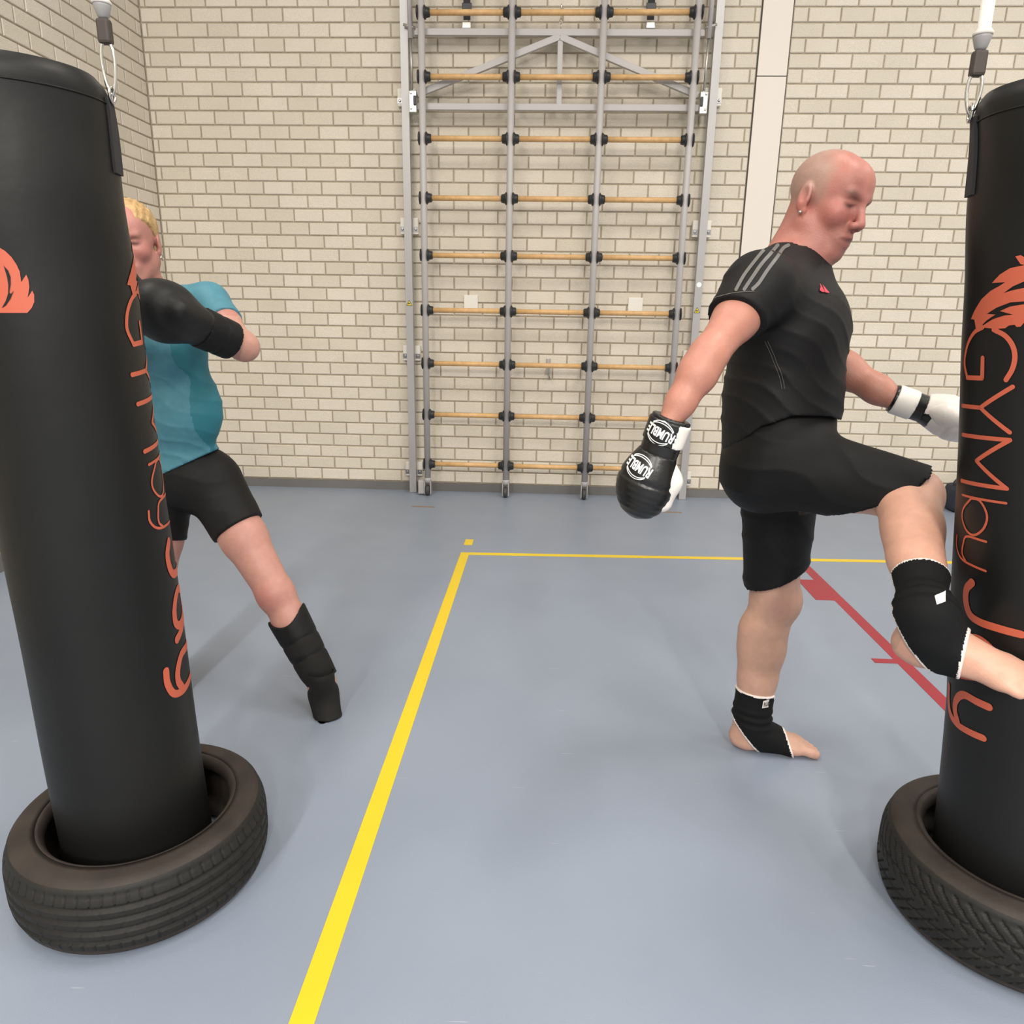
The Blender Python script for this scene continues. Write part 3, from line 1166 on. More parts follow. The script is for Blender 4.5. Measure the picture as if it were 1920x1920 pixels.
# ================================================================== FIGURES: implicit modelling
class Field:
    """smooth union of round cones and ellipsoids, sampled on a grid"""

    def __init__(s, prims=None):
        s.p = list(prims or [])

    def cone(s, a, b, ra, rb, k=.02, sq=None, infl=0.0, op='u'):
        s.p.append(('c', np.array(a, float), np.array(b, float), ra, rb, sq, k, op))
        return s

    def chain(s, pts, rads, k=.02, sq=None, op='u'):
        for i in range(len(pts) - 1):
            s.cone(pts[i], pts[i + 1], rads[i], rads[i + 1], k, sq, op=op)
        return s

    def ell(s, c, rad, R=None, k=.02, op='u'):
        s.p.append(('e', np.array(c, float), np.array(rad, float), np.eye(3) if R is None else np.array(R, float), k, op))
        return s

    def grid(s, lo, hi, h, infl=0.0):
        lo, hi = np.array(lo, float), np.array(hi, float)
        n = np.ceil((hi - lo) / h).astype(int) + 1
        ax = [lo[i] + h * np.arange(n[i]) for i in range(3)]
        D = np.full(n, 1.0, np.float32)
        for q in s.p:
            if q[0] == 'c':
                _, a, b, ra, rb, sq, k, op = q
                rm = max(ra, rb) * (max(1, sq[1]) if sq else 1) + infl
                mn, mx = np.minimum(a, b) - rm, np.maximum(a, b) + rm
            else:
                _, c, rad, R, k, op = q
                ext = np.abs(R.T) @ rad + infl
                mn, mx = c - ext, c + ext
            pad = k + .03
            i0 = np.clip(np.floor((mn - pad - lo) / h).astype(int), 0, n)
            i1 = np.clip(np.ceil((mx + pad - lo) / h).astype(int) + 1, 0, n)
            if np.any(i1 <= i0):
                continue
            sl = tuple(slice(i0[t], i1[t]) for t in range(3))
            X, Y, Z = np.meshgrid(ax[0][sl[0]], ax[1][sl[1]], ax[2][sl[2]], indexing='ij')
            if q[0] == 'c':
                d = b - a
                L2 = max(d @ d, 1e-12)
                px, py, pz = X - a[0], Y - a[1], Z - a[2]
                t = np.clip((px * d[0] + py * d[1] + pz * d[2]) / L2, 0, 1)
                px, py, pz = px - t * d[0], py - t * d[1], pz - t * d[2]
                if sq:
                    v, f = sq
                    w = (px * v[0] + py * v[1] + pz * v[2]) * (1 / f - 1)
                    px, py, pz = px + w * v[0], py + w * v[1], pz + w * v[2]
                dd = np.sqrt(px * px + py * py + pz * pz) - (ra + (rb - ra) * t)
            else:
                px, py, pz = X - c[0], Y - c[1], Z - c[2]
                u = [(px * R[i][0] + py * R[i][1] + pz * R[i][2]) for i in range(3)]
                k0 = np.sqrt(sum((u[i] / rad[i]) ** 2 for i in range(3)))
                k1 = np.sqrt(sum((u[i] / rad[i] ** 2) ** 2 for i in range(3))) + 1e-9
                dd = k0 * (k0 - 1) / k1
            dd = dd.astype(np.float32)
            A = D[sl]
            if op == 'u':
                hh = np.clip(.5 + .5 * (A - dd) / k, 0, 1)
                D[sl] = A * (1 - hh) + dd * hh - k * hh * (1 - hh)
            else:
                nb = -dd
                hh = np.clip(.5 - .5 * (A - nb) / k, 0, 1)
                D[sl] = A * (1 - hh) + nb * hh + k * hh * (1 - hh)
        return D - infl, ax, lo

    def bounds(s):
        lo, hi = np.full(3, 9.), np.full(3, -9.)
        for q in s.p:
            if q[-1] != 'u':
                continue
            if q[0] == 'c':
                rm = max(q[3], q[4]) * (max(1, q[5][1]) if q[5] else 1)
                lo, hi = np.minimum(lo, np.minimum(q[1], q[2]) - rm), np.maximum(hi, np.maximum(q[1], q[2]) + rm)
            else:
                ext = np.abs(q[3].T) @ q[2]
                lo, hi = np.minimum(lo, q[1] - ext), np.maximum(hi, q[1] + ext)
        return lo - .02, hi + .02

    def whole(s, h, floor_z=None):
        """one connected surface, sampled block by block on a common lattice"""
        lo, hi = s.bounds()
        N = 56
        n = np.ceil((hi - lo) / h / N).astype(int)
        keys, verts, quads = [], [], []
        base = 0
        for bi in range(n[0]):
            for bj in range(n[1]):
                for bk in range(n[2]):
                    c0 = np.array([bi, bj, bk]) * N
                    l = lo + h * c0
                    D, ax, _ = s.grid(l, l + h * (N + .5), h)
                    D = D[:N + 2, :N + 2, :N + 2]
                    if not ((D < 0).any() and (D > 0).any()):
                        continue
                    V, Q, ci = surface_nets(D, l, h, True)
                    if not len(Q):
                        continue
                    g = ci + c0
                    keys.append((g[:, 0] * 4000 + g[:, 1]) * 4000 + g[:, 2])
                    verts.append(V)
                    quads.append(Q + base)
                    base += len(V)
        K, V, Q = np.concatenate(keys), np.concatenate(verts), np.concatenate(quads)
        u, first, inv = np.unique(K, return_index=True, return_inverse=True)
        V, Q = V[first], inv[Q]
        if floor_z is not None:
            V[:, 2] = np.maximum(V[:, 2], floor_z)
        return V, Q

    def mesh(s, lo, hi, h, infl=0.0, post=None):
        D, ax, lo = s.grid(lo, hi, h, infl)
        if post is not None:
            X, Y, Z = np.meshgrid(*ax, indexing='ij')
            D = post(D, X, Y, Z)
        return surface_nets(D, lo, h)


def surface_nets(D, lo, h, chunk=False):
    n = np.array(D.shape)
    ins = D < 0
    c = np.zeros(n - 1, np.int8)
    for dx in (0, 1):
        for dy in (0, 1):
            for dz in (0, 1):
                c += ins[dx:n[0] - 1 + dx, dy:n[1] - 1 + dy, dz:n[2] - 1 + dz]
    act = (c > 0) & (c < 8)
    ci = np.argwhere(act)
    idx = np.full(n - 1, -1, np.int64)
    idx[act] = np.arange(len(ci))
    acc = np.zeros((len(ci), 3))
    cnt = np.zeros(len(ci))
    corners = [(a, b, d) for a in (0, 1) for b in (0, 1) for d in (0, 1)]
    for ca in corners:
        for axn in range(3):
            if ca[axn] == 1:
                continue
            cb = list(ca)
            cb[axn] = 1
            va = D[tuple((ci + ca).T)]
            vb = D[tuple((ci + cb).T)]
            m = (va < 0) != (vb < 0)
            t = np.where(m, va / np.where(m, va - vb, 1), 0)
            p = np.tile(np.array(ca, float), (len(ci), 1))
            p[:, axn] += t
            acc[m] += p[m]
            cnt[m] += 1
    V = lo + h * (ci + acc / cnt[:, None])
    Q = []
    for axn in range(3):
        o1, o2 = (axn + 1) % 3, (axn + 2) % 3
        sl0 = [slice(None)] * 3
        sl1 = [slice(None)] * 3
        sl0[axn] = slice(0, n[axn] - 1)
        sl1[axn] = slice(1, n[axn])
        a, b = ins[tuple(sl0)], ins[tuple(sl1)]
        e = np.argwhere(a != b)
        ok = (e[:, o1] > 0) & (e[:, o1] < n[o1] - 1) & (e[:, o2] > 0) & (e[:, o2] < n[o2] - 1)
        if chunk:
            ok &= e[:, axn] < n[axn] - 2
        e = e[ok]
        if not len(e):
            continue
        def at(d1, d2):
            q = e.copy()
            q[:, o1] += d1
            q[:, o2] += d2
            return idx[tuple(q.T)]
        quad = np.stack([at(-1, -1), at(0, -1), at(0, 0), at(-1, 0)], 1)
        flip = ~a[tuple(e.T)]
        quad[flip] = quad[flip][:, ::-1]
        Q.append(quad)
    Q = np.concatenate(Q) if Q else np.zeros((0, 4), np.int64)
    if chunk:
        return V, Q, ci
    return V, Q


def join_parts(parts):
    V, Q, b = [], [], 0
    for v, q in parts:
        V.append(v)
        Q.append(q + b)
        b += len(v)
    return np.concatenate(V), np.concatenate(Q)


def np_mesh(name, V, Q, mats, face_mat=None, tint=None, smooth_it=1):
    # light Laplacian relaxation takes the voxel steps out
    if smooth_it:
        e = np.concatenate([Q[:, [0, 1]], Q[:, [1, 2]], Q[:, [2, 3]], Q[:, [3, 0]]])
        for _ in range(smooth_it):
            S = np.zeros_like(V)
            N = np.zeros(len(V))
            np.add.at(S, e[:, 0], V[e[:, 1]])
            np.add.at(N, e[:, 0], 1)
            np.add.at(S, e[:, 1], V[e[:, 0]])
            np.add.at(N, e[:, 1], 1)
            V = V * .5 + .5 * S / np.maximum(N, 1)[:, None]
    me = bpy.data.meshes.new(name)
    me.vertices.add(len(V))
    me.vertices.foreach_set('co', V.astype(np.float32).ravel())
    me.loops.add(Q.size)
    me.loops.foreach_set('vertex_index', Q.astype(np.int32).ravel())
    me.polygons.add(len(Q))
    me.polygons.foreach_set('loop_start', np.arange(0, Q.size, 4, dtype=np.int32))
    me.polygons.foreach_set('use_smooth', np.ones(len(Q), bool))
    if face_mat is not None:
        me.polygons.foreach_set('material_index', face_mat(V[Q].mean(1)).astype(np.int32))
    me.update(calc_edges=True)
    me.validate()
    if tint is not None:
        c = tint(V)
        ca = me.color_attributes.new('tint', 'FLOAT_COLOR', 'POINT')
        ca.data.foreach_set('color', np.concatenate([c, np.ones((len(V), 1))], 1).astype(np.float32).ravel())
    for m in (mats if isinstance(mats, (list, tuple)) else [mats]):
        me.materials.append(m)
    return me


def bbox(pts, pad):
    p = np.array(pts)
    return p.min(0) - pad, p.max(0) + pad


def unit(v):
    v = np.array(v, float)
    return v / np.linalg.norm(v)


def hframe(ps, ph, ro):
    F = np.array([math.cos(ph) * math.cos(ps), -math.cos(ph) * math.sin(ps), -math.sin(ph)])
    R_ = np.array([-math.sin(ps), -math.cos(ps), 0])
    U = np.cross(R_, F)
    return F, R_ * math.cos(ro) + U * math.sin(ro), U * math.cos(ro) - R_ * math.sin(ro)


def head_prims(fd, o, F, R_, U, s, rec=0.0):
    H = lambda f, r, u: o + s * ((f - rec * min(max((-.035 - u) / .06, 0), 1) * (f > .05)) * F + r * R_ + u * U)
    RM = np.stack([F, R_, U])
    E = lambda c, rad, k, op='u': fd.ell(H(*c), np.array(rad) * s, RM, k, op)
    Cn = lambda a, b, ra, rb, k, op='u': fd.cone(H(*a), H(*b), ra * s, rb * s, k, op=op)
    E((-.010, 0, .045), (.098, .076, .084), .02)
    E((.030, 0, -.015), (.062, .060, .090), .03)
    E((.058, 0, .055), (.036, .050, .045), .03)
    for q in (-1, 1):
        Cn((.0, q * .050, -.052), (.068, q * .016, -.102), .027, .023, .022)
        E((.060, q * .040, -.018), (.026, .024, .026), .02)
        Cn((.080, q * .038, .030), (.089, q * .010, .027), .010, .010, .014)
    E((.076, 0, -.100), (.021, .024, .020), .02)
    for q in (-1, 1):
        E((.094, q * .032, .010), (.013, .017, .012), .012, 's')
        E((.071, q * .032, .009), (.0155, .0165, .0145), .003)
        Cn((.087, q * .018, .0125), (.077, q * .046, .011), .0035, .0030, .003)
    Cn((.090, 0, .022), (.112, 0, -.030), .0085, .0115, .010)
    for q in (-1, 1):
        E((.100, q * .0125, -.036), (.012, .0085, .009), .006)
        E((.102, q * .008, -.0455), (.006, .0045, .004), .003, 's')
    E((.082, 0, -.068), (.022, .030, .024), .02)
    Cn((.094, -.017, -.0645), (.1005, 0, -.0610), .0055, .0065, .006)
    Cn((.1005, 0, -.0610), (.094, .017, -.0645), .0065, .0055, .006)
    Cn((.091, -.015, -.0775), (.098, 0, -.0790), .006, .0075, .006)
    Cn((.098, 0, -.0790), (.091, .015, -.0775), .0075, .006, .006)
    Cn((.100, -.021, -.0705), (.108, 0, -.0700), .0028, .0036, .004, 's')
    Cn((.108, 0, -.0700), (.100, .021, -.0705), .0036, .0028, .004, 's')
    for q in (-1, 1):
        et = np.stack([F * .95 + R_ * q * .3, R_ * q * .95 - F * .3, U])
        fd.ell(H(-.014, q * .078, .002), np.array((.021, .009, .033)) * s, et, .008)
        fd.ell(H(-.010, q * .088, .006), np.array((.011, .007, .018)) * s, et, .005, 's')
        E((-.004, q * .077, -.028), (.010, .007, .011), .006)
    return H


def foot_prims(fd, o, F, L, U, side, s=1.0):
    """o: sole point below the ankle; F toes, L towards the big toe, U up"""
    H = lambda f, l, u: o + s * (f * F + l * L + u * U)
    RM = np.stack([F, L, U])
    fd.ell(H(-.022, 0, .034), np.array((.036, .032, .034)) * s, RM, .015)
    fd.cone(H(0, 0, .105), H(-.008, 0, .05), .043 * s, .038 * s, .03)
    fd.cone(H(.02, .002, .062), H(.125, .004, .030), .036 * s, .024 * s, .03, (L, 1.3))
    fd.cone(H(.0, 0, .024), H(.13, 0, .021), .024 * s, .021 * s, .02, (L, 1.5))
    fd.ell(H(.138, .0, .022), np.array((.036, .046, .0215)) * s, RM, .02)
    toes = [(.030, .150, .205, .0150), (.009, .152, .203, .0108), (-.009, .150, .196, .0102), (-.025, .145, .186, .0098), (-.040, .136, .172, .0095)]
    for l, f0, f1, r in toes:
        fd.cone(H(f0, l * .92, .022), H((f0 + f1) / 2, l, .0175), r * s, r * s, .005)
        fd.cone(H((f0 + f1) / 2, l, .0175), H(f1 - r, l * .97, .0135), r * s, r * 1.0 * s, .004)
    fd.ell(H(.0, .040, .088), np.array((.013, .010, .013)) * s, RM, .02)
    fd.ell(H(-.004, -.040, .080), np.array((.013, .010, .013)) * s, RM, .02)
    return H


def cloth_fold(X, Y, Z, d, freq, amp, ph=0.0, warp=3.0):
    """irregular creases: sharp ridges along warped stripes, fading in and out"""
    u = X * d[0] + Y * d[1] + Z * d[2]
    w = .5 * np.sin(X * warp * 4.1 + ph) + .5 * np.sin(Y * warp * 3.3 + 1.3 * ph) + .4 * np.sin(Z * warp * 2.7 + ph * .7) + .25 * np.sin((X - Z) * 23 + ph)
    p1 = .5 * freq * u + w * 2.6 + ph
    r = (1 - np.abs(np.sin(p1))) ** 2
    m = .5 + .5 * np.sin(X * 17 + Z * 11 + 2.2 * ph) * np.sin(Z * 19 - X * 9 + Y * 14 + ph)
    soft = np.sin(.23 * freq * u + 2 * w + 1.7)
    return amp * (.35 * soft - 1.3 * r * (.25 + .75 * m))


# ------------------------------------------------------------------ THE MAN
def build_man():
    hF, hR, hU = hframe(math.radians(52), math.radians(13), math.radians(7.5))
    ho = np.array([.676, 1.984, 1.588])
    tF = unit((math.cos(math.radians(14)), -math.sin(math.radians(14)), 0))
    tR = np.array([tF[1], -tF[0], 0])          # his right side, towards the camera
    RT = np.stack([tF, tR, (0, 0, 1)])
    Sn = P(1424, 540, 1.80)
    En = P(1327, 668, 1.68)
    Wn = P(1260, 782, 1.64)
    Sf = P(1500, 535, 2.15)
    Ef = P(1545, 672, 2.12)
    Wf = P(1672, 746, 1.99)
    NB = P(1492, 492, 1.985)
    hipN, kneN, ankN = P(1462, 868, 1.89), P(1709, 930, 1.70), P(1732, 1148, 1.385)
    hipF, kneF = P(1462, 890, 2.07), P(1452, 1120, 2.115)
    calF = P(1430, 1215, 2.12)
    ankF = P(1412, 1322, 2.10)
    fd = Field()
    # trunk
    fd.ell(P(1462, 862, 1.98), (.116, .155, .115), RT, .04)
    fd.ell(P(1466, 745, 1.98), (.122, .152, .13), RT, .05)
    fd.ell(P(1477, 625, 1.98), (.120, .166, .15), RT, .05)
    fd.cone(Sn, Sf, .056, .056, .05)
    fd.cone(P(1450, 525, 1.93), NB, .06, .066, .04)
    # neck + head
    H = head_prims(fd, ho, hF, hR, hU, .985, .010)
    fd.cone(NB, H(-.026, 0, -.045), .062, .055, .03)
    fd.cone(H(.012, 0, -.080), NB + tF * .018, .044, .056, .03)
    fd.cone(H(-.05, .0, -.035), NB - tF * .03, .036, .046, .03)
    # arms
    fa = lambda t: En + (Wn - En) * t
    fd.chain([Sn, Sn + (En - Sn) * .45, En], [.056, .047, .039], .03)
    fd.chain([En, fa(.3), fa(.75), Wn + (Wn - En) * .06], [.038, .040, .030, .025], .025)
    fb = lambda t: Ef + (Wf - Ef) * t
    fd.chain([Sf, Sf + (Ef - Sf) * .5, Ef], [.058, .052, .046], .03)
    fd.chain([Ef, fb(.3), fb(.8), Wf + (Wf - Ef) * .04], [.046, .046, .034, .027], .03)
    # raised leg (right)
    sN = lambda t: kneN + (ankN - kneN) * t
    back = unit(np.array([-1., 0.25, 0.15]))
    fd.chain([hipN, hipN + (kneN - hipN) * .5, kneN], [.088, .076, .059], .03)
    fd.chain([kneN, sN(.32), sN(.7), ankN], [.054, .050, .044, .039], .03)
    fd.cone(sN(.18) + back * .014, sN(.55) + back * .012, .054, .046, .04)
    fd.ell(kneN + (kneN - hipN) / np.linalg.norm(kneN - hipN) * .018 + np.array([0, 0, .005]), (.042, .045, .046), None, .03)
    # foot on the bag
    fF = unit(P(1915, 1306, 1.272) - P(1708, 1250, 1.372))
    fU = unit(np.array([-.05, -.28, 1.0]) - fF * (np.array([-.05, -.28, 1.0]) @ fF))
    fL = np.cross(fF, fU)                      # lateral
    solN = ankN - fU * .118 + fF * .012
    HN = foot_prims(fd, solN, fF, -fL, fU, 1, 1.03)
    fd.cone(ankN, HN(0, 0, .09), .043, .044, .03)
    # standing leg (left)
    fd.chain([hipF, hipF + (kneF - hipF) * .5, kneF], [.088, .076, .066], .03)
    fd.chain([kneF, calF, calF + (ankF - calF) * .6, ankF], [.066, .062, .052, .045], .03)
    fd.ell(kneF + np.array([.028, -.01, -.01]), (.045, .05, .055), None, .03)
    fd.cone(calF + np.array([-.018, 0, .06]), calF + np.array([-.008, 0, -.07]), .058, .048, .04)
    gF = unit((.995, -.10, 0))
    gU = np.array([0, 0, 1.])
    gL = np.array([gF[1], -gF[0], 0])          # big-toe side, towards the camera
    solF = np.array([ankF[0] - .002, ankF[1], .0015])
    HF = foot_prims(fd, solF, gF, gL, gU, 1, 1.03)
    fd.cone(ankF, HF(0, 0, .09), .045, .044, .03)

    V, Q = fd.whole(.0033, .0008)

    def tint(v):
        base = np.tile(np.array(lin(186, 140, 120)), (len(v), 1))
        arm = np.array(lin(184, 127, 109))
        legc = np.array(lin(188, 148, 128))
        z = v[:, 2]
        base[(z < 1.45)] = arm
        base[(z < 1.0)] = legc
        fo = np.array(lin(206, 160, 142))
        w = np.clip((.05 - z) / .04, 0, 1)[:, None]
        base = base * (1 - w) + fo * w
        # raised leg tinted lighter: the stronger light on it is painted in
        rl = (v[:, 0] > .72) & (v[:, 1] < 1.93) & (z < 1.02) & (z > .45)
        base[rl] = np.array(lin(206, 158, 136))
        # ruddy knee of the standing leg
        g = np.exp(-np.sum((v - (kneF + np.array([0, -.06, -.0]))) ** 2, 1) / .0016)[:, None] * .35
        base = base * (1 - g) + np.array(lin(160, 104, 104)) * g
        # head
        d = v - ho
        f, r, u = d @ hF, d @ hR, d @ hU
        hd = (z > NB[2] - .03) & (v[:, 1] > 1.75)
        face = np.array(lin(170, 110, 97))
        base[hd] = face
        crown = np.clip((u - .075) / .03, 0, 1) * np.clip((f + .02) / .05, 0, 1)
        stub = hd * np.clip((u + .02) / .03, 0, 1) * np.clip((.045 - f) / .03, 0, 1) * (1 - crown) * (u > -.06)
        c2 = np.array(lin(158, 132, 118))
        base = base * (1 - .8 * stub[:, None]) + c2 * .8 * stub[:, None]
        def spot(c, s, col, amt, sc=(1, 1, 1)):
            nonlocal base
            w = hd * np.exp(-(((f - c[0]) * sc[0]) ** 2 + ((np.abs(r) - c[1]) * sc[1]) ** 2 + ((u - c[2]) * sc[2]) ** 2) / s ** 2) * amt
            base = base * (1 - w[:, None]) + np.array(lin(*col)) * w[:, None]
        spot((.07, .045, -.02), .028, (178, 98, 92), .5)
        spot((.115, 0, -.03), .018, (184, 108, 100), .5)
        spot((.083, .034, .031), .013, (104, 78, 70), .85, (1, .55, 1.6))
        spot((.083, .032, .004), .007, (66, 46, 42), .85, (1, .5, 1.5))
        spot((.098, .0, -.0705), .0055, (40, 22, 22), .95, (.4, .26, 1))
        spot((.097, .0, -.070), .016, (160, 92, 88), .45, (.6, .7, 1))
        spot((-.01, .084, 0), .028, (190, 104, 98), .5)
        spot((.085, .03, -.075), .03, (150, 104, 92), .35)
        return base

    me = np_mesh('person', V, Q, M_SKIN, tint=tint, smooth_it=1)
    man = tag(link('person', me), 'bald man in black shirt and shorts kicking a punching bag with boxing gloves on', 'person')

    # earring
    ear = H(-.004, .085, -.034)
    e_ = MB()
    e_.lathe([(.001, -.004), (.004, -.002), (.004, .002), (.001, .004)], ear, hR, 12)
    e_.build('earring', M_CHROME, man)

    # ---------------- shirt
    fs = Field()
    fs.ell(P(1460, 835, 1.98), (.146, .184, .12), RT, .05)
    fs.ell(P(1466, 745, 1.98), (.149, .178, .14), RT, .07)
    fs.ell(P(1477, 625, 1.98), (.150, .194, .165), RT, .07)
    fs.cone(Sn, Sf, .076, .076, .06)
    fs.cone(P(1450, 525, 1.93), NB - np.array([0, 0, .012]), .070, .076, .05)
    sl = En - Sn
    fs.cone(Sn, Sn + sl * .56, .076, .064, .035)
    sl2 = Ef - Sf
    fs.cone(Sf, Sf + sl2 * .6, .074, .066, .045)
    cutN = Sn + sl * .47
    nN = unit(sl)
    nN = unit(nN + np.array([.22, 0, .12]))
    hem = [P(1352, 848, 1.98), P(1385, 818, 1.98), P(1425, 785, 1.98), P(1480, 763, 1.98), P(1545, 768, 1.98), P(1585, 790, 1.98)]
    hx = np.array([(q - ho) @ tF for q in hem])
    hz = np.array([q[2] for q in hem])
    neckc = NB + tF * .012 + np.array([0, 0, .085])
    nkn = unit(hU * .6 + np.array([.38, 0, .75]))
    nkp = P(1500, 490, 1.985)

    def post(D, X, Y, Z):
        # folds: pulled from shoulder and hanging round the belly
        t = (X - ho[0]) * tF[0] + (Y - ho[1]) * tF[1]
        D = D + cloth_fold(X, Y, Z, unit(np.array([.50, .0, .86])), 125, .0042, .6, 2.0) * np.clip((1.40 - Z) / .12, 0, 1)
        D = D + cloth_fold(X, Y, Z, unit(np.array([-.6, .2, .75])), 150, .0030, 2.1, 3.0) * np.clip((Z - 1.28) / .08, 0, 1) * np.clip((.50 - X) / .08, 0, 1)
        # hem
        D = np.maximum(D, np.interp(t, hx, hz) - Z)
        # sleeve ends
        a = (X - cutN[0]) * nN[0] + (Y - cutN[1]) * nN[1] + (Z - cutN[2]) * nN[2]
        near = (X < Sn[0] + .02) & (Z > 1.08)
        rad = np.sqrt((X - cutN[0]) ** 2 + (Y - cutN[1]) ** 2 + (Z - cutN[2]) ** 2)
        D = np.where(near & (rad < .17), np.maximum(D, a), D)
        # neck opening
        b = (X - nkp[0]) * nkn[0] + (Y - nkp[1]) * nkn[1] + (Z - nkp[2]) * nkn[2]
        D = np.maximum(D, b - .035)
        q = np.sqrt((X - NB[0] - .006) ** 2 + (Y - NB[1]) ** 2) - .068
        D = np.maximum(D, -np.maximum(q, -(b - .012)))
        return D

    lo, hi = bbox([P(1350, 870, 1.98), P(1590, 470, 1.98), Sn, Sf, cutN], .12)
    V, Q = fs.mesh(lo, hi, .0048, post=post)
    me = np_mesh('tshirt', V, Q, M_TSHIRT, smooth_it=1)
    shirt = link('tshirt', me, man)
    bv = bvh_of(shirt)

    def on_shirt(pts, w, name, m, off=.0015):
        """print strip on the shirt, traced as seen, laid on the cloth"""
        pts = crom(pts, 6)
        Vv, Ff = stroke(pts, w)
        out, ok = [], []
        for x, y in Vv:
            h = bv.ray_cast(Vector(CP), Vector(unit(ray(x, y))), 5)
            ok.append(h[0] is not None)
            out.append(np.array(h[0]) + np.array(h[1]) * off if h[0] is not None else np.zeros(3))
        Ff = [f_ for f_ in Ff if all(ok[i] for i in f_) and max(np.linalg.norm(out[f_[0]] - out[i]) for i in f_) < .15]
        link(name, pymesh(name, out, Ff, True), shirt, m)

    c5 = lambda pts: [(1300 + a / 5.053, 420 + b / 5.053) for a, b in pts]
    on_shirt(c5([(800, 165), (720, 205), (660, 260), (585, 350), (480, 490), (405, 625)]), 6.0, 'shoulder_stripe', M_STRIPE)
    on_shirt(c5([(800, 205), (735, 280), (640, 390), (550, 520), (482, 622)]), 6.4, 'shoulder_stripe', M_STRIPE)
    on_shirt(c5([(900, 205), (850, 235), (790, 320), (700, 440), (620, 560), (562, 618)]), 6.4, 'shoulder_stripe', M_STRIPE)
    on_shirt(c5([(205, 700), (330, 665), (470, 645), (575, 640)]), .9, 'stitch_line', M_STITCH)
    for dx in (0, 27):
        on_shirt(c5([(680 + dx, 1110), (735 + dx, 1230), (775 + dx, 1340), (815 + dx, 1440), (840 + dx, 1560)]), .8, 'stitch_line', M_STITCH)
    # chest logo: three slanted bars
    for q in ([(1192, 640), (1212, 640), (1192, 600)], [(1206, 648), (1240, 650), (1192, 568)], [(1243, 655), (1282, 658), (1216, 580)]):
        pl = c5(q)
        out = []
        for x, y in pl:
            h = bv.ray_cast(Vector(CP), Vector(unit(ray(x, y))), 5)
            if h[0] is not None:
                out.append(np.array(h[0]) + np.array(h[1]) * .003)
        if len(out) == 3:
            link('chest_logo', pymesh('chest_logo', out, [(0, 1, 2)]), shirt, M_LOGO)

    # ---------------- shorts
    fp = Field()
    fp.ell(P(1462, 856, 1.98), (.134, .172, .135), RT, .05)
    fp.ell(P(1466, 785, 1.98), (.134, .164, .10), RT, .05)
    dN = kneN - hipN
    fp.cone(hipN + dN * -.02, hipN + dN * 1.02, .110, .080, .05)
    dF = kneF - hipF
    fp.cone(hipF, hipF + dF * .95, .108, .088, .04)
    fp.ell(P(1418, 885, 1.97), (.09, .14, .10), RT, .05)
    ha, hb = P(1712, 884, 1.72), P(1594, 962, 1.72)
    nh = unit(np.cross(hb - ha, np.array([0, 1., 0])))
    if nh[0] < 0:
        nh = -nh
    nh = unit(nh + np.array([0, .0, 0]))
    sa, sb = P(1409, 1100, 2.10), P(1505, 1055, 2.10)
    ns = unit(np.cross(sb - sa, np.array([0, 1., 0])))
    if ns[2] > 0:
        ns = -ns

    def post2(D, X, Y, Z):
        D = D + cloth_fold(X, Y, Z, unit(np.array([.25, 0, 1.])), 75, .0042, .3, 1.6)
        a = (X - ha[0]) * nh[0] + (Y - ha[1]) * nh[1] + (Z - ha[2]) * nh[2]
        D = np.where((X > hipN[0] + .10) & ((Z > .80) | (Y < 1.93)), np.maximum(D, a), D)
        b = (X - sa[0]) * ns[0] + (Y - sa[1]) * ns[1] + (Z - sa[2]) * ns[2]
        D = np.where(Z < .74, np.maximum(D, b), D)
        D = np.maximum(D, Z - np.interp((X - ho[0]) * tF[0] + (Y - ho[1]) * tF[1], hx, hz) - .05)
        return D

    lo, hi = bbox([P(1350, 760, 1.98), hipN, kneN, hipF, kneF, P(1400, 1100, 2.1)], .13)
    V, Q = fp.mesh(lo, hi, .005, post=post2)
    link('shorts', np_mesh('shorts', V, Q, M_SHORTS, smooth_it=1), man)

    # ---------------- ankle supports
    def support(Hx, top_p, top_n, lo, hi, toe_f, lean):
        O = Hx(0, 0, 0)
        Fv, Lv, Uv = unit(Hx(1, 0, 0) - O), unit(Hx(0, 1, 0) - O), unit(Hx(0, 0, 1) - O)
        toe_n = unit(Fv + lean * Uv)
        toe_p = Hx(toe_f, 0, .03)
        heel_n = unit(-Fv * .72 - Uv * .62)
        heel_p = Hx(.018, 0, .012)

        def cuts(X, Y, Z):
            t1 = (X - top_p[0]) * top_n[0] + (Y - top_p[1]) * top_n[1] + (Z - top_p[2]) * top_n[2]
            t2 = (X - toe_p[0]) * toe_n[0] + (Y - toe_p[1]) * toe_n[1] + (Z - toe_p[2]) * toe_n[2]
            t3 = (X - heel_p[0]) * heel_n[0] + (Y - heel_p[1]) * heel_n[1] + (Z - heel_p[2]) * heel_n[2]
            return np.maximum(np.maximum(t1, t2), t3)

        def post3(D, X, Y, Z):
            ax = (X - top_p[0]) * top_n[0] + (Y - top_p[1]) * top_n[1] + (Z - top_p[2]) * top_n[2]
            w = np.exp(-((ax + .085) / .03) ** 2)
            D = D + .0028 * np.sin(ax * 240) * w
            return np.maximum(D, cuts(X, Y, Z))

        V, Q = fd.mesh(lo, hi, .0032, infl=.0052, post=post3)
        fm = lambda c: (cuts(c[:, 0], c[:, 1], c[:, 2]) > -.0055).astype(int)
        o = link('ankle_support', np_mesh('ankle_support', V, Q, [M_SUPP, M_TRIM], face_mat=fm, smooth_it=1), man)
        return o

    tn = unit(calF - ankF)
    tp = P(1414, 1292, 2.105)
    s1 = support(HF, tp, tn, np.array([solF[0] - .11, solF[1] - .11, -.008]), np.array([solF[0] + .18, solF[1] + .11, tp[2] + .05]), .118, .38)
    tn2 = unit(kneN - ankN)
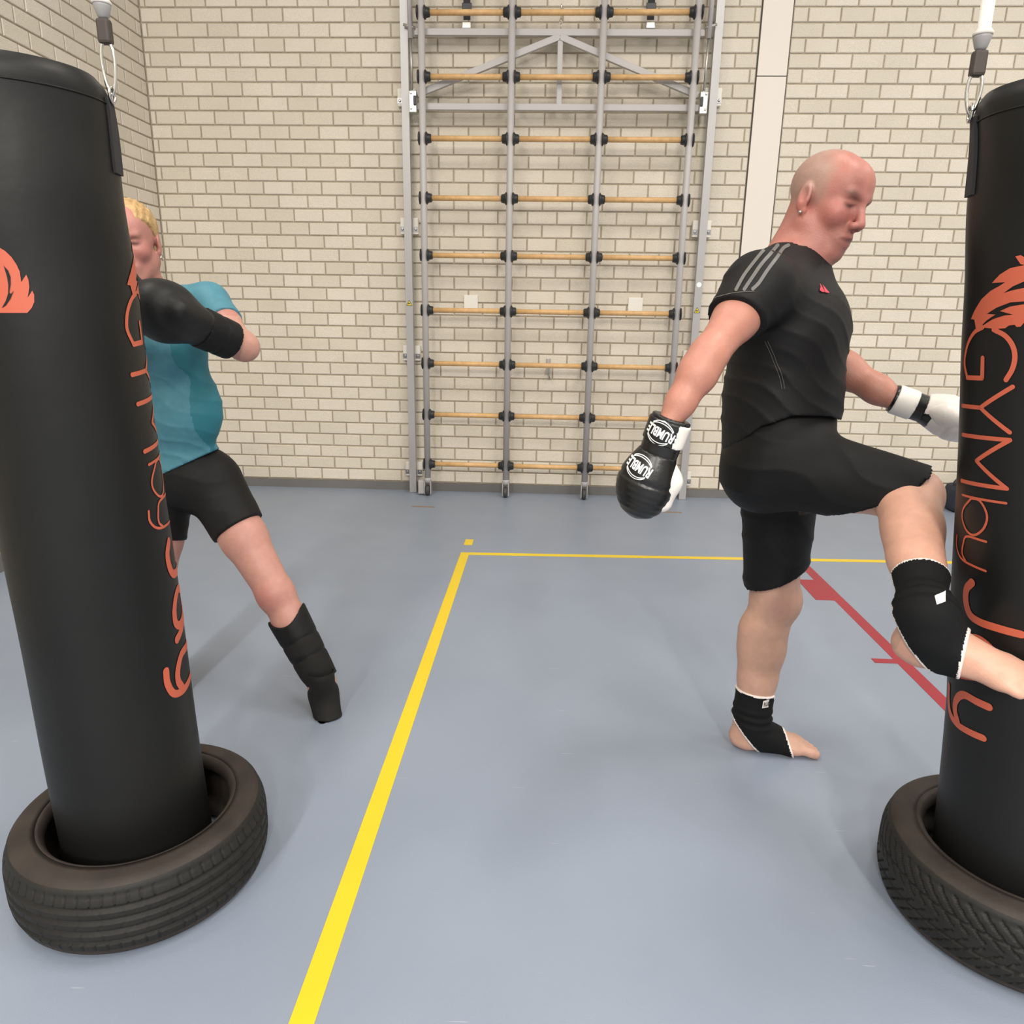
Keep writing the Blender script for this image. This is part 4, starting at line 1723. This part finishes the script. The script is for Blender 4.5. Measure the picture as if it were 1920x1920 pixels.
    tp2 = P(1731, 1085, 1.47)
    lo2, hi2 = bbox([tp2, solN, HN(.14, 0, 0), HN(-.06, 0, 0), ankN], .085)
    s2 = support(HN, tp2, tn2, lo2, hi2, .068, .0)
    # woven label on the support
    b1 = bvh_of(s1)

    def seen_patch(name, pts, bvx, m, parent, off=.0016, cuts=6):
        g = []
        for j in range(cuts + 1):
            for i in range(cuts + 1):
                u, v_ = i / cuts, j / cuts
                a = np.array(pts[0]) * (1 - u) + np.array(pts[1]) * u
                b = np.array(pts[3]) * (1 - u) + np.array(pts[2]) * u
                x, y = a * (1 - v_) + b * v_
                h = bvx.ray_cast(Vector(CP), Vector(unit(ray(x, y))), 5)
                g.append(None if h[0] is None else np.array(h[0]) + np.array(h[1]) * off)
        Ff = []
        for j in range(cuts):
            for i in range(cuts):
                q = (j * (cuts + 1) + i, j * (cuts + 1) + i + 1, (j + 1) * (cuts + 1) + i + 1, (j + 1) * (cuts + 1) + i)
                if all(g[k] is not None for k in q) and max(np.linalg.norm(g[q[0]] - g[k]) for k in q) < .05:
                    Ff.append(q)
        g = [np.zeros(3) if p_ is None else p_ for p_ in g]
        if Ff:
            return link(name, pymesh(name, g, Ff, True), parent, m)

    c9 = lambda pts: [(1350 + a / 9.143, 1260 + b / 9.143) for a, b in pts]
    seen_patch('woven_label', c9([(740, 492), (838, 468), (822, 600), (716, 618)]), b1, M_TRIM, s1)
    # lettering of the label, running off round the shin
    Vl, Fl = text_tris('RUMBLE', .03)
    Vl, Fl = refine(Vl, Fl, .08)
    q0 = [np.array(q) for q in c9([(752, 520), (850, 496), (842, 572), (742, 598)])]
    out, ok = [], []
    for x, y in Vl:
        u, v_ = (x + .5) * 2.0, .5 - y
        h = None
        if u < 1.0:
            p_ = (q0[0] * (1 - u) + q0[1] * u) * (1 - v_) + (q0[3] * (1 - u) + q0[2] * u) * v_
            h = b1.ray_cast(Vector(CP), Vector(unit(ray(*p_))), 5)
        ok.append(h is not None and h[0] is not None)
        out.append(np.array(h[0]) + np.array(h[1]) * .0022 if ok[-1] else np.zeros(3))
    Fl = [f_ for f_ in Fl if all(ok[i] for i in f_)]
    if Fl:
        link('label_lettering', pymesh('label_lettering', out, Fl), s1, M_BLKP)
    b2 = bvh_of(s2)
    seen_patch('woven_label', [(1752, 1118), (1772, 1108), (1772, 1128), (1756, 1134)], b2, M_TRIM, s2)

    # ---------------- gloves
    def glove(wr, tip, palm_n, name, main_m, second_m, flip, swap=False):
        """wr wrist centre, tip knuckle end, palm_n direction of the back of the hand"""
        A = unit(tip - wr)
        B = unit(palm_n - A * (palm_n @ A))
        Cc = np.cross(A, B) * flip
        L = np.linalg.norm(tip - wr)
        Ls = max(L, .225)
        Hh = lambda a, b, c: wr + a * L * A + b * Ls * B + c * Ls * Cc
        fg = Field()
        RG = np.stack([A, B, Cc])
        fg.cone(Hh(.30, 0, 0), Hh(.60, .01, 0), .155 * Ls, .20 * Ls, .04, (Cc, 1.18))
        fg.ell(Hh(.72, -.005, .0), np.array((.30 * L / Ls, .225, .270)) * Ls, RG, .03)
        fg.ell(Hh(.60, .055, -.02), np.array((.26, .14, .20)) * Ls, RG, .04)

        def pg(D, X, Y, Z):
            t = (X - wr[0]) * A[0] + (Y - wr[1]) * A[1] + (Z - wr[2]) * A[2]
            # seam across the knuckles and light creasing in front of it
            D = D + .0035 * np.exp(-((t - .60 * L) / .0045) ** 2)
            D = D + .0006 * np.sin(t * 420) * (t > .62 * L)
            return np.maximum(D, .31 * L - t)
        lo, hi = bbox([wr, tip], .12)
        V, Q = fg.mesh(lo, hi, .0036, post=pg)
        def fmg(c):
            q = (c - wr) @ Cc
            t = (c - wr) @ A
            w = (c - wr) @ B
            if swap:
                return ((q < -.15 * Ls) | ((t < .42 * L) & (w < -.08 * Ls))).astype(int)
            return np.zeros(len(c), int)
        g = link('boxing_glove', np_mesh('boxing_glove', V, Q, [main_m, M_GLOVE], face_mat=fmg, smooth_it=1), man)
        # thumb
        ft = Field()
        ft.cone(Hh(.36, -.02, .13), Hh(.54, -.02, .20), .055 * Ls, .10 * Ls, .03)
        ft.cone(Hh(.54, -.02, .20), Hh(.76, -.02, .20), .10 * Ls, .108 * Ls, .03)
        lo, hi = bbox([Hh(.36, -.06, .15), Hh(.74, -.06, .24)], .075)
        V, Q = ft.mesh(lo, hi, .0034)
        link('glove_thumb', np_mesh('glove_thumb', V, Q, second_m, smooth_it=1), g)
        # cuff
        fc = Field()
        fc.cone(Hh(-.08, 0, 0), Hh(.34, 0, 0), .160 * Ls, .156 * Ls, .01, (Cc, 1.22))

        def pc(D, X, Y, Z):
            t = (X - wr[0]) * A[0] + (Y - wr[1]) * A[1] + (Z - wr[2]) * A[2]
            return np.maximum(np.maximum(D, -.05 * L - t), t - .34 * L)
        lo, hi = bbox([Hh(-.1, 0, 0), Hh(.36, 0, 0)], .10)
        V, Q = fc.mesh(lo, hi, .0036, post=pc)
        cuffm = M_GLOVE
        cf_ = link('glove_cuff', np_mesh('glove_cuff', V, Q, cuffm, smooth_it=1), g)
        # wrist strap wrapped over the cuff
        fw = Field()
        fw.cone(Hh(-.08, 0, 0), Hh(.34, 0, 0), .174 * Ls, .170 * Ls, .01, (Cc, 1.22))

        def pw(D, X, Y, Z):
            t = (X - wr[0]) * A[0] + (Y - wr[1]) * A[1] + (Z - wr[2]) * A[2]
            return np.maximum(np.maximum(D, -.02 * L - t), t - .215 * L)
        lo, hi = bbox([Hh(-.1, 0, 0), Hh(.30, 0, 0)], .11)
        V, Q = fw.mesh(lo, hi, .0036, post=pw)

        def fmw(c):
            q = (c - wr) @ Cc
            return (q > .14 * Ls).astype(int)
        wm = [M_GLOVE, M_GLOVEW] if not swap else [M_GLOVEW, M_GLOVEW]
        st_ = link('wrist_strap', np_mesh('wrist_strap', V, Q, wm, face_mat=fmw, smooth_it=1), g)
        return g, st_, Hh, A, B, Cc

    tipN = P(1190, 966, 1.66)
    vN = unit(Wn - tipN)
    camN = unit(CP - (Wn + tipN) / 2)
    g1, st1, Hg, A, B, Cc = glove(Wn + (tipN - Wn) * .05, tipN, camN * 1.0 + np.array([-.30, 0, 0]), 'r', M_GLOVE, M_GLOVEW, -1)
    VT, FT = text_tris('RUMBLE', .035)

    def badge(o_, org, ex, ey, w, par):
        bx = bvh_of(o_)
        n_ = np.cross(ex, ey)
        lift = n_ * .03
        drape('logo', [(x * w, y * w * .34) for x, y in VT], FT, org + lift, ex, ey, bx, M_WHITE, par, .0014, .006)
        V, F = [], []
        for sgn in (1, -1):
            for rr in (.40, .33):
                pts = [(w * .48 * math.cos(a), sgn * w * rr * math.sin(a)) for a in np.linspace(.62, math.pi - .62, 17)]
                v, f = stroke(pts, w * .03)
                b = len(V)
                V += [tuple(q) for q in v]
                F += [tuple(b + i for i in t) for t in f]
        drape('logo', V, F, org + lift, ex, ey, bx, M_WHITE, par, .0014, .006)

    # upside-down lettering: hand hangs down
    exl = unit(np.cross(B, A))
    if (exl @ CR) > 0:
        exl = -exl
    eyl = np.cross(B, exl)
    th_ = math.radians(-8)
    ex2 = exl * math.cos(th_) + eyl * math.sin(th_)
    ey2 = eyl * math.cos(th_) - exl * math.sin(th_)
    badge(g1, Hg(.47, .15, -.07), ex2, ey2, .064, g1)
    badge(st1, Hg(.10, .13, -.01), ex2, ey2, .064, st1)

    tipF = P(1842, 806, 1.92)
    g2, st2, H2, A, B, Cc = glove(Wf + (tipF - Wf) * .05, tipF, np.array([-.1, .3, 1.0]), 'l', M_GLOVEW, M_GLOVEW, 1, True)
    return man


build_man()


# ------------------------------------------------------------------ THE WOMAN
def build_woman():
    psi = math.radians(76)
    hF, hR, hU = hframe(psi, math.radians(8), math.radians(-4))
    ho = P(247, 458, 2.32)
    hs = .94
    tF = unit((-.22, -1, 0))
    tR = np.array([tF[1], -tF[0], 0])
    RT = np.stack([tF, tR, (0, 0, 1)])
    NB = P(285, 552, 2.36)
    SL = P(392, 568, 2.36)          # her left shoulder, on the camera's right
    SR = P(180, 575, 2.40)
    EL = P(458, 650, 2.20)
    FL = P(322, 590, 2.00)
    ER = P(168, 700, 2.22)
    FR = P(205, 560, 2.02)
    pel = P(352, 895, 2.40)
    hL, hRt = P(398, 905, 2.40), P(305, 915, 2.43)
    kL, kR = P(517, 1112, 2.28), P(292, 1105, 2.34)
    aL, aR = P(601, 1268, 2.22), P(318, 1288, 2.30)
    fd = Field()
    fd.ell(pel, (.09, .140, .10), RT, .04)
    fd.ell(P(332, 770, 2.37), (.080, .118, .13), RT, .05)
    fd.ell(P(305, 655, 2.36), (.080, .120, .12), RT, .05)
    for q in (-1, 1):
        fd.ell(P(312, 655, 2.36) + tF * .062 + tR * q * .058, (.045, .05, .05), RT, .04)
    fd.cone(SL, SR, .045, .045, .04)
    H = head_prims(fd, ho, hF, hR, hU, hs)
    fd.cone(NB, H(-.022, 0, -.05), .050, .047, .03)
    fd.chain([SL, SL + (EL - SL) * .5, EL], [.045, .041, .038], .03)
    fd.chain([EL, EL + (FL - EL) * .35, FL], [.038, .040, .030], .03)
    fd.chain([SR, SR + (ER - SR) * .5, ER], [.045, .041, .038], .03)
    fd.chain([ER, ER + (FR - ER) * .35, FR], [.038, .040, .030], .03)
    fd.chain([hL, hL + (kL - hL) * .5, kL], [.084, .074, .058], .03)
    fd.chain([kL, kL + (aL - kL) * .35, aL], [.055, .055, .036], .03)
    fd.ell(kL + tF * .02, (.042, .04, .045), RT, .03)
    fd.chain([hRt, hRt + (kR - hRt) * .5, kR], [.084, .074, .058], .03)
    fd.chain([kR, kR + (aR - kR) * .35, aR], [.055, .055, .036], .03)
    # feet
    fFl = unit((.34, -.62, -.71))
    fU1 = np.array([.2, -.6, .6])
    fU1 = unit(fU1 - fFl * (fU1 @ fFl))
    solL = aL - fU1 * .085 + fFl * .02
    f1 = foot_prims(fd, solL, fFl, np.cross(fFl, fU1), fU1, 1, .86)
    fFr = unit((.1, -1, 0))
    solR = np.array([aR[0], aR[1], .002])
    f2 = foot_prims(fd, solR, fFr, np.cross(np.array([0, 0, 1.]), fFr), np.array([0, 0, 1.]), 1, .92)
    fd.cone(aR, solR + np.array([0, 0, .09]), .036, .038, .03)
    V, Q = fd.whole(.0040, .0008)

    def tint(v):
        base = np.tile(np.array(lin(190, 142, 126)), (len(v), 1))
        z = v[:, 2]
        base[z < .75] = np.array(lin(190, 138, 124))
        g = np.exp(-np.sum((v - (kL + tF * .06)) ** 2, 1) / .0020)[:, None] * .55
        base = base * (1 - g) + np.array(lin(172, 98, 94)) * g
        d = v - ho
        f, r, u = d @ hF, d @ hR, d @ hU
        hd = z > 1.3
        base[hd & (np.abs(f) < .3)] = np.array(lin(182, 126, 114))
        def spot(c, s, col, amt, sc=(1, 1, 1)):
            nonlocal base
            w = hd * np.exp(-(((f - c[0]) * sc[0]) ** 2 + ((np.abs(r) - c[1]) * sc[1]) ** 2 + ((u - c[2]) * sc[2]) ** 2) / s ** 2) * amt
            base = base * (1 - w[:, None]) + np.array(lin(*col)) * w[:, None]
        spot((.06, .042, -.02), .03, (180, 100, 96), .5)
        spot((.075, .030, .028), .010, (120, 88, 66), .7, (1, .5, 1.6))
        spot((.078, .030, .006), .008, (70, 48, 44), .85, (1, .5, 1.4))
        spot((.092, 0, -.066), .010, (170, 84, 84), .6, (.6, .5, 1))
        return base
    w = tag(link('person', np_mesh('person', V, Q, M_SKIN, tint=tint)), 'fair-haired woman in teal shirt and black shorts punching behind a bag', 'person')

    # hair, drawn back
    fh = Field()
    RH = np.stack([hF, hR, hU])
    fh.ell(H(-.012, 0, .050), np.array((.106, .084, .090)) * hs, RH, .02)
    fh.ell(H(-.085, 0, .01), np.array((.05, .06, .07)) * hs, RH, .03)
    fh.ell(H(-.125, 0, .02), np.array((.035, .04, .05)) * hs, RH, .02)

    def ph(D, X, Y, Z):
        f = ((X - ho[0]) * hF[0] + (Y - ho[1]) * hF[1] + (Z - ho[2]) * hF[2]) / hs
        r = ((X - ho[0]) * hR[0] + (Y - ho[1]) * hR[1] + (Z - ho[2]) * hR[2]) / hs
        u = ((X - ho[0]) * hU[0] + (Y - ho[1]) * hU[1] + (Z - ho[2]) * hU[2]) / hs
        line = np.minimum(.086 + (u - .068) * -.9, .012 + (u - .03) * .75 + np.clip(.068 - np.abs(r), 0, 1) * 1.3)
        D = D + .0016 * np.sin(r * 330 + f * 60 + u * 40)
        D = np.maximum(D, (f - np.minimum(line, .100)) * .7)
        return np.maximum(D, -.045 - u + np.clip(f + .02, 0, 1) * 1.2)
    lo, hi = bbox([H(-.16, -.1, .15), H(.11, .1, -.07), H(-.16, .1, -.07)], .03)
    V, Q = fh.mesh(lo, hi, .0036, post=ph)
    link('hair', np_mesh('hair', V, Q, M_HAIR), w)
    er = [H(-.002, -.084, -.036) + .010 * hs * (math.cos(a) * hF + math.sin(a) * hU) - .008 * hU for a in np.linspace(0, 2 * math.pi, 17)]
    MB().tube(er, .0012, 6, caps=False).build('earring', M_CHROME, w)

    # shirt
    fs = Field()
    fs.ell(P(350, 880, 2.40), (.107, .158, .10), RT, .05)
    fs.ell(P(335, 765, 2.37), (.100, .152, .15), RT, .07)
    fs.ell(P(306, 655, 2.36), (.104, .146, .13), RT, .06)
    for q in (-1, 1):
        fs.ell(P(312, 655, 2.36) + tF * .078 + tR * q * .060, (.052, .06, .058), RT, .06)
    fs.cone(SL, SR, .058, .058, .05)
    fs.cone(SL, SL + (EL - SL) * .62, .058, .054, .03)
    fs.cone(SR, SR + (ER - SR) * .62, .058, .054, .03)
    h0, h1 = P(310, 888, 2.38), P(440, 828, 2.38)
    ehn = unit(h1 - h0)
    nh = unit(np.cross(ehn, np.array([0, 1., 0])))
    if nh[2] > 0:
        nh = -nh
    cl, nl = SL + (EL - SL) * .48, unit(EL - SL)
    cr, nr = SR + (ER - SR) * .48, unit(ER - SR)

    def ps(D, X, Y, Z):
        D = D + cloth_fold(X, Y, Z, unit(np.array([.55, 0, .84])), 110, .0036, 1.2, 2.2) * np.clip((1.22 - Z) / .1, 0, 1)
        a = (X - h0[0]) * nh[0] + (Y - h0[1]) * nh[1] + (Z - h0[2]) * nh[2]
        D = np.maximum(D, a)
        for c, n in ((cl, nl), (cr, nr)):
            b = (X - c[0]) * n[0] + (Y - c[1]) * n[1] + (Z - c[2]) * n[2]
            rad = np.sqrt((X - c[0]) ** 2 + (Y - c[1]) ** 2 + (Z - c[2]) ** 2)
            D = np.where(rad < .11, np.maximum(D, b), D)
        q = np.sqrt((X - NB[0]) ** 2 + (Y - NB[1] + .02) ** 2 + ((Z - NB[2] - .01) * 1.0) ** 2) - .066
        return np.maximum(D, -q)
    lo, hi = bbox([h0, h1, SL, SR, cl, cr, P(330, 900, 2.4)], .14)
    V, Q = fs.mesh(lo, hi, .005, post=ps)
    axp = lambda c: NB + (pel - NB) * ((NB[2] - c[:, 2]) / (NB[2] - pel[2]))[:, None]
    side = lambda c: (((c - axp(c)) @ tR < -.128) & (((c - SL) @ np.array([0, 0, 1.])) < -.07)).astype(int)
    link('tshirt', np_mesh('tshirt', V, Q, [M_TEAL, M_TEALD], face_mat=side), w)

    # shorts
    fp = Field()
    fp.ell(pel, (.106, .162, .125), RT, .05)
    dL, dR = kL - hL, kR - hRt
    fp.cone(hL, hL + dL * .55, .100, .086, .04)
    fp.cone(hRt, hRt + dR * .60, .100, .084, .04)
    c1, c2 = hL + dL * .42, hRt + dR * .50
    n1 = unit(unit(dL) + np.array([.12, 0, -.1]))
    n2 = unit(dR)
    mid = (hL[0] + hRt[0]) / 2

    def pp(D, X, Y, Z):
        D = D + cloth_fold(X, Y, Z, unit(np.array([.2, 0, 1.])), 130, .0016, .2, 2.0)
        a = (X - c1[0]) * n1[0] + (Y - c1[1]) * n1[1] + (Z - c1[2]) * n1[2]
        b = (X - c2[0]) * n2[0] + (Y - c2[1]) * n2[1] + (Z - c2[2]) * n2[2]
        low = Z < pel[2] - .02
        D = np.where(low & (X > mid), np.maximum(D, a), D)
        D = np.where(low & (X <= mid), np.maximum(D, b), D)
        return D
    lo, hi = bbox([pel, c1, c2, P(352, 830, 2.4)], .15)
    V, Q = fp.mesh(lo, hi, .005, post=pp)
    link('shorts', np_mesh('shorts', V, Q, M_LEGG), w)

    # shin guards with foot pads
    def guard(k, a, Hf, front):
        d = a - k
        ax = unit(d)
        L = np.linalg.norm(d)
        fr = unit(front - ax * (front @ ax))
        sd = np.cross(ax, fr)
        fg = Field()
        fg.cone(k + d * .22, a + d * .06, .062, .050, .02, (sd, 1.08))
        fg.cone(k + d * .30 + fr * .022, a - d * .10 + fr * .020, .050, .044, .02, (sd, 1.15))

        def pg(D, X, Y, Z):
            t = (X - k[0]) * ax[0] + (Y - k[1]) * ax[1] + (Z - k[2]) * ax[2]
            s_ = (X - k[0]) * sd[0] + (Y - k[1]) * sd[1] + (Z - k[2]) * sd[2]
            D = D + .0025 * np.exp(-((t - .55 * L) / .006) ** 2) + .0025 * np.exp(-((t - .75 * L) / .006) ** 2)
            top = .25 * L + .035 * (1 - (np.abs(s_) / .06) ** 2)
            D = np.maximum(D, top - t)
            return np.maximum(D, t - 1.04 * L)
        lo, hi = bbox([k + d * .15, a + d * .1], .11)
        lo[2] = max(lo[2], .0)
        V, Q = fg.mesh(lo, hi, .0045, post=pg)

        def fm(c):
            t = (c - k) @ ax
            return (((t > .56 * L) & (t < .70 * L)) | (t > .76 * L)).astype(int)
        g = link('shin_guard', np_mesh('shin_guard', V, Q, [M_GUARD, M_GUARD2], face_mat=fm), w)
        # pad over the instep
        ff = Field()
        O = Hf(0, 0, 0)
        Fv, Lv, Uv = unit(Hf(1, 0, 0) - O), unit(Hf(0, 1, 0) - O), unit(Hf(0, 0, 1) - O)
        sc = np.linalg.norm(Hf(1, 0, 0) - O)
        Rf = np.stack([Fv, Lv, Uv])
        ff.cone(Hf(-.012, 0, .145), Hf(.04, 0, .06), .052 * sc, .046 * sc, .02)
        ff.cone(Hf(.03, 0, .06), Hf(.15, 0, .030), .046 * sc, .040 * sc, .02, (Lv, 1.3))
        ff.ell(Hf(.16, 0, .026), np.array((.05, .058, .032)) * sc, Rf, .02)
        lo, hi = bbox([Hf(.0, 0, .04), Hf(.2, 0, .02)], .085)
        lo[2] = max(lo[2], -.004)
        V, Q = ff.mesh(lo, hi, .0045, post=lambda D, X, Y, Z: np.maximum(D, .003 - Z))
        link('foot_pad', np_mesh('foot_pad', V, Q, M_GUARD2), g)
        return g
    g1 = guard(kL, aL, f1, np.array([.05, -1., .3]))
    guard(kR, aR, f2, np.array([.15, -1., .0]))
    bg_ = bvh_of(g1)
    for pts, m in (([(522, 1212), (538, 1220), (543, 1226), (528, 1222)], M_TRIM), ([(528, 1224), (545, 1226), (552, 1230), (536, 1232)], M_LOGO)):
        out = []
        for x, y in pts:
            h = bg_.ray_cast(Vector(CP), Vector(unit(ray(x, y))), 5)
            if h[0] is not None:
                out.append(np.array(h[0]) + np.array(h[1]) * .002)
        if len(out) == 4:
            link('guard_label', pymesh('guard_label', out, [(0, 1, 2, 3)]), g1, m)

    # gloves
    for E_, F_ in ((EL, FL), (ER, FR)):
        A = unit(F_ - E_)
        fg = Field()
        B = unit(np.array([0, 0, 1.]) - A * A[2])
        Cc = np.cross(A, B)
        Rg = np.stack([A, B, Cc])
        tip = F_ + A * .03
        fg.cone(E_ + (F_ - E_) * .62, F_, .052, .070, .03)
        fg.ell(tip, (.092, .080, .078), Rg, .03)
        fg.cone(F_ - A * .06 - Cc * .05 + B * .01, F_ + A * .03 - Cc * .072, .026, .030, .025)
        lo, hi = bbox([E_ + (F_ - E_) * .5, tip], .125)
        V, Q = fg.mesh(lo, hi, .0045)
        g = link('boxing_glove', np_mesh('boxing_glove', V, Q, M_GLOVEM), w)
        fc = Field()
        fc.cone(E_ + (F_ - E_) * .18, E_ + (F_ - E_) * .66, .056, .058, .01)
        lim0, lim1 = .20 * np.linalg.norm(F_ - E_), .64 * np.linalg.norm(F_ - E_)

        def pc(D, X, Y, Z):
            t = (X - E_[0]) * A[0] + (Y - E_[1]) * A[1] + (Z - E_[2]) * A[2]
            D = D + .002 * np.exp(-((t - (lim0 + lim1) / 2) / .006) ** 2)
            return np.maximum(np.maximum(D, lim0 - t), t - lim1)
        lo, hi = bbox([E_, F_], .08)
        V, Q = fc.mesh(lo, hi, .0045, post=pc)
        link('glove_cuff', np_mesh('glove_cuff', V, Q, M_GUARD), g)
    return w


build_woman()
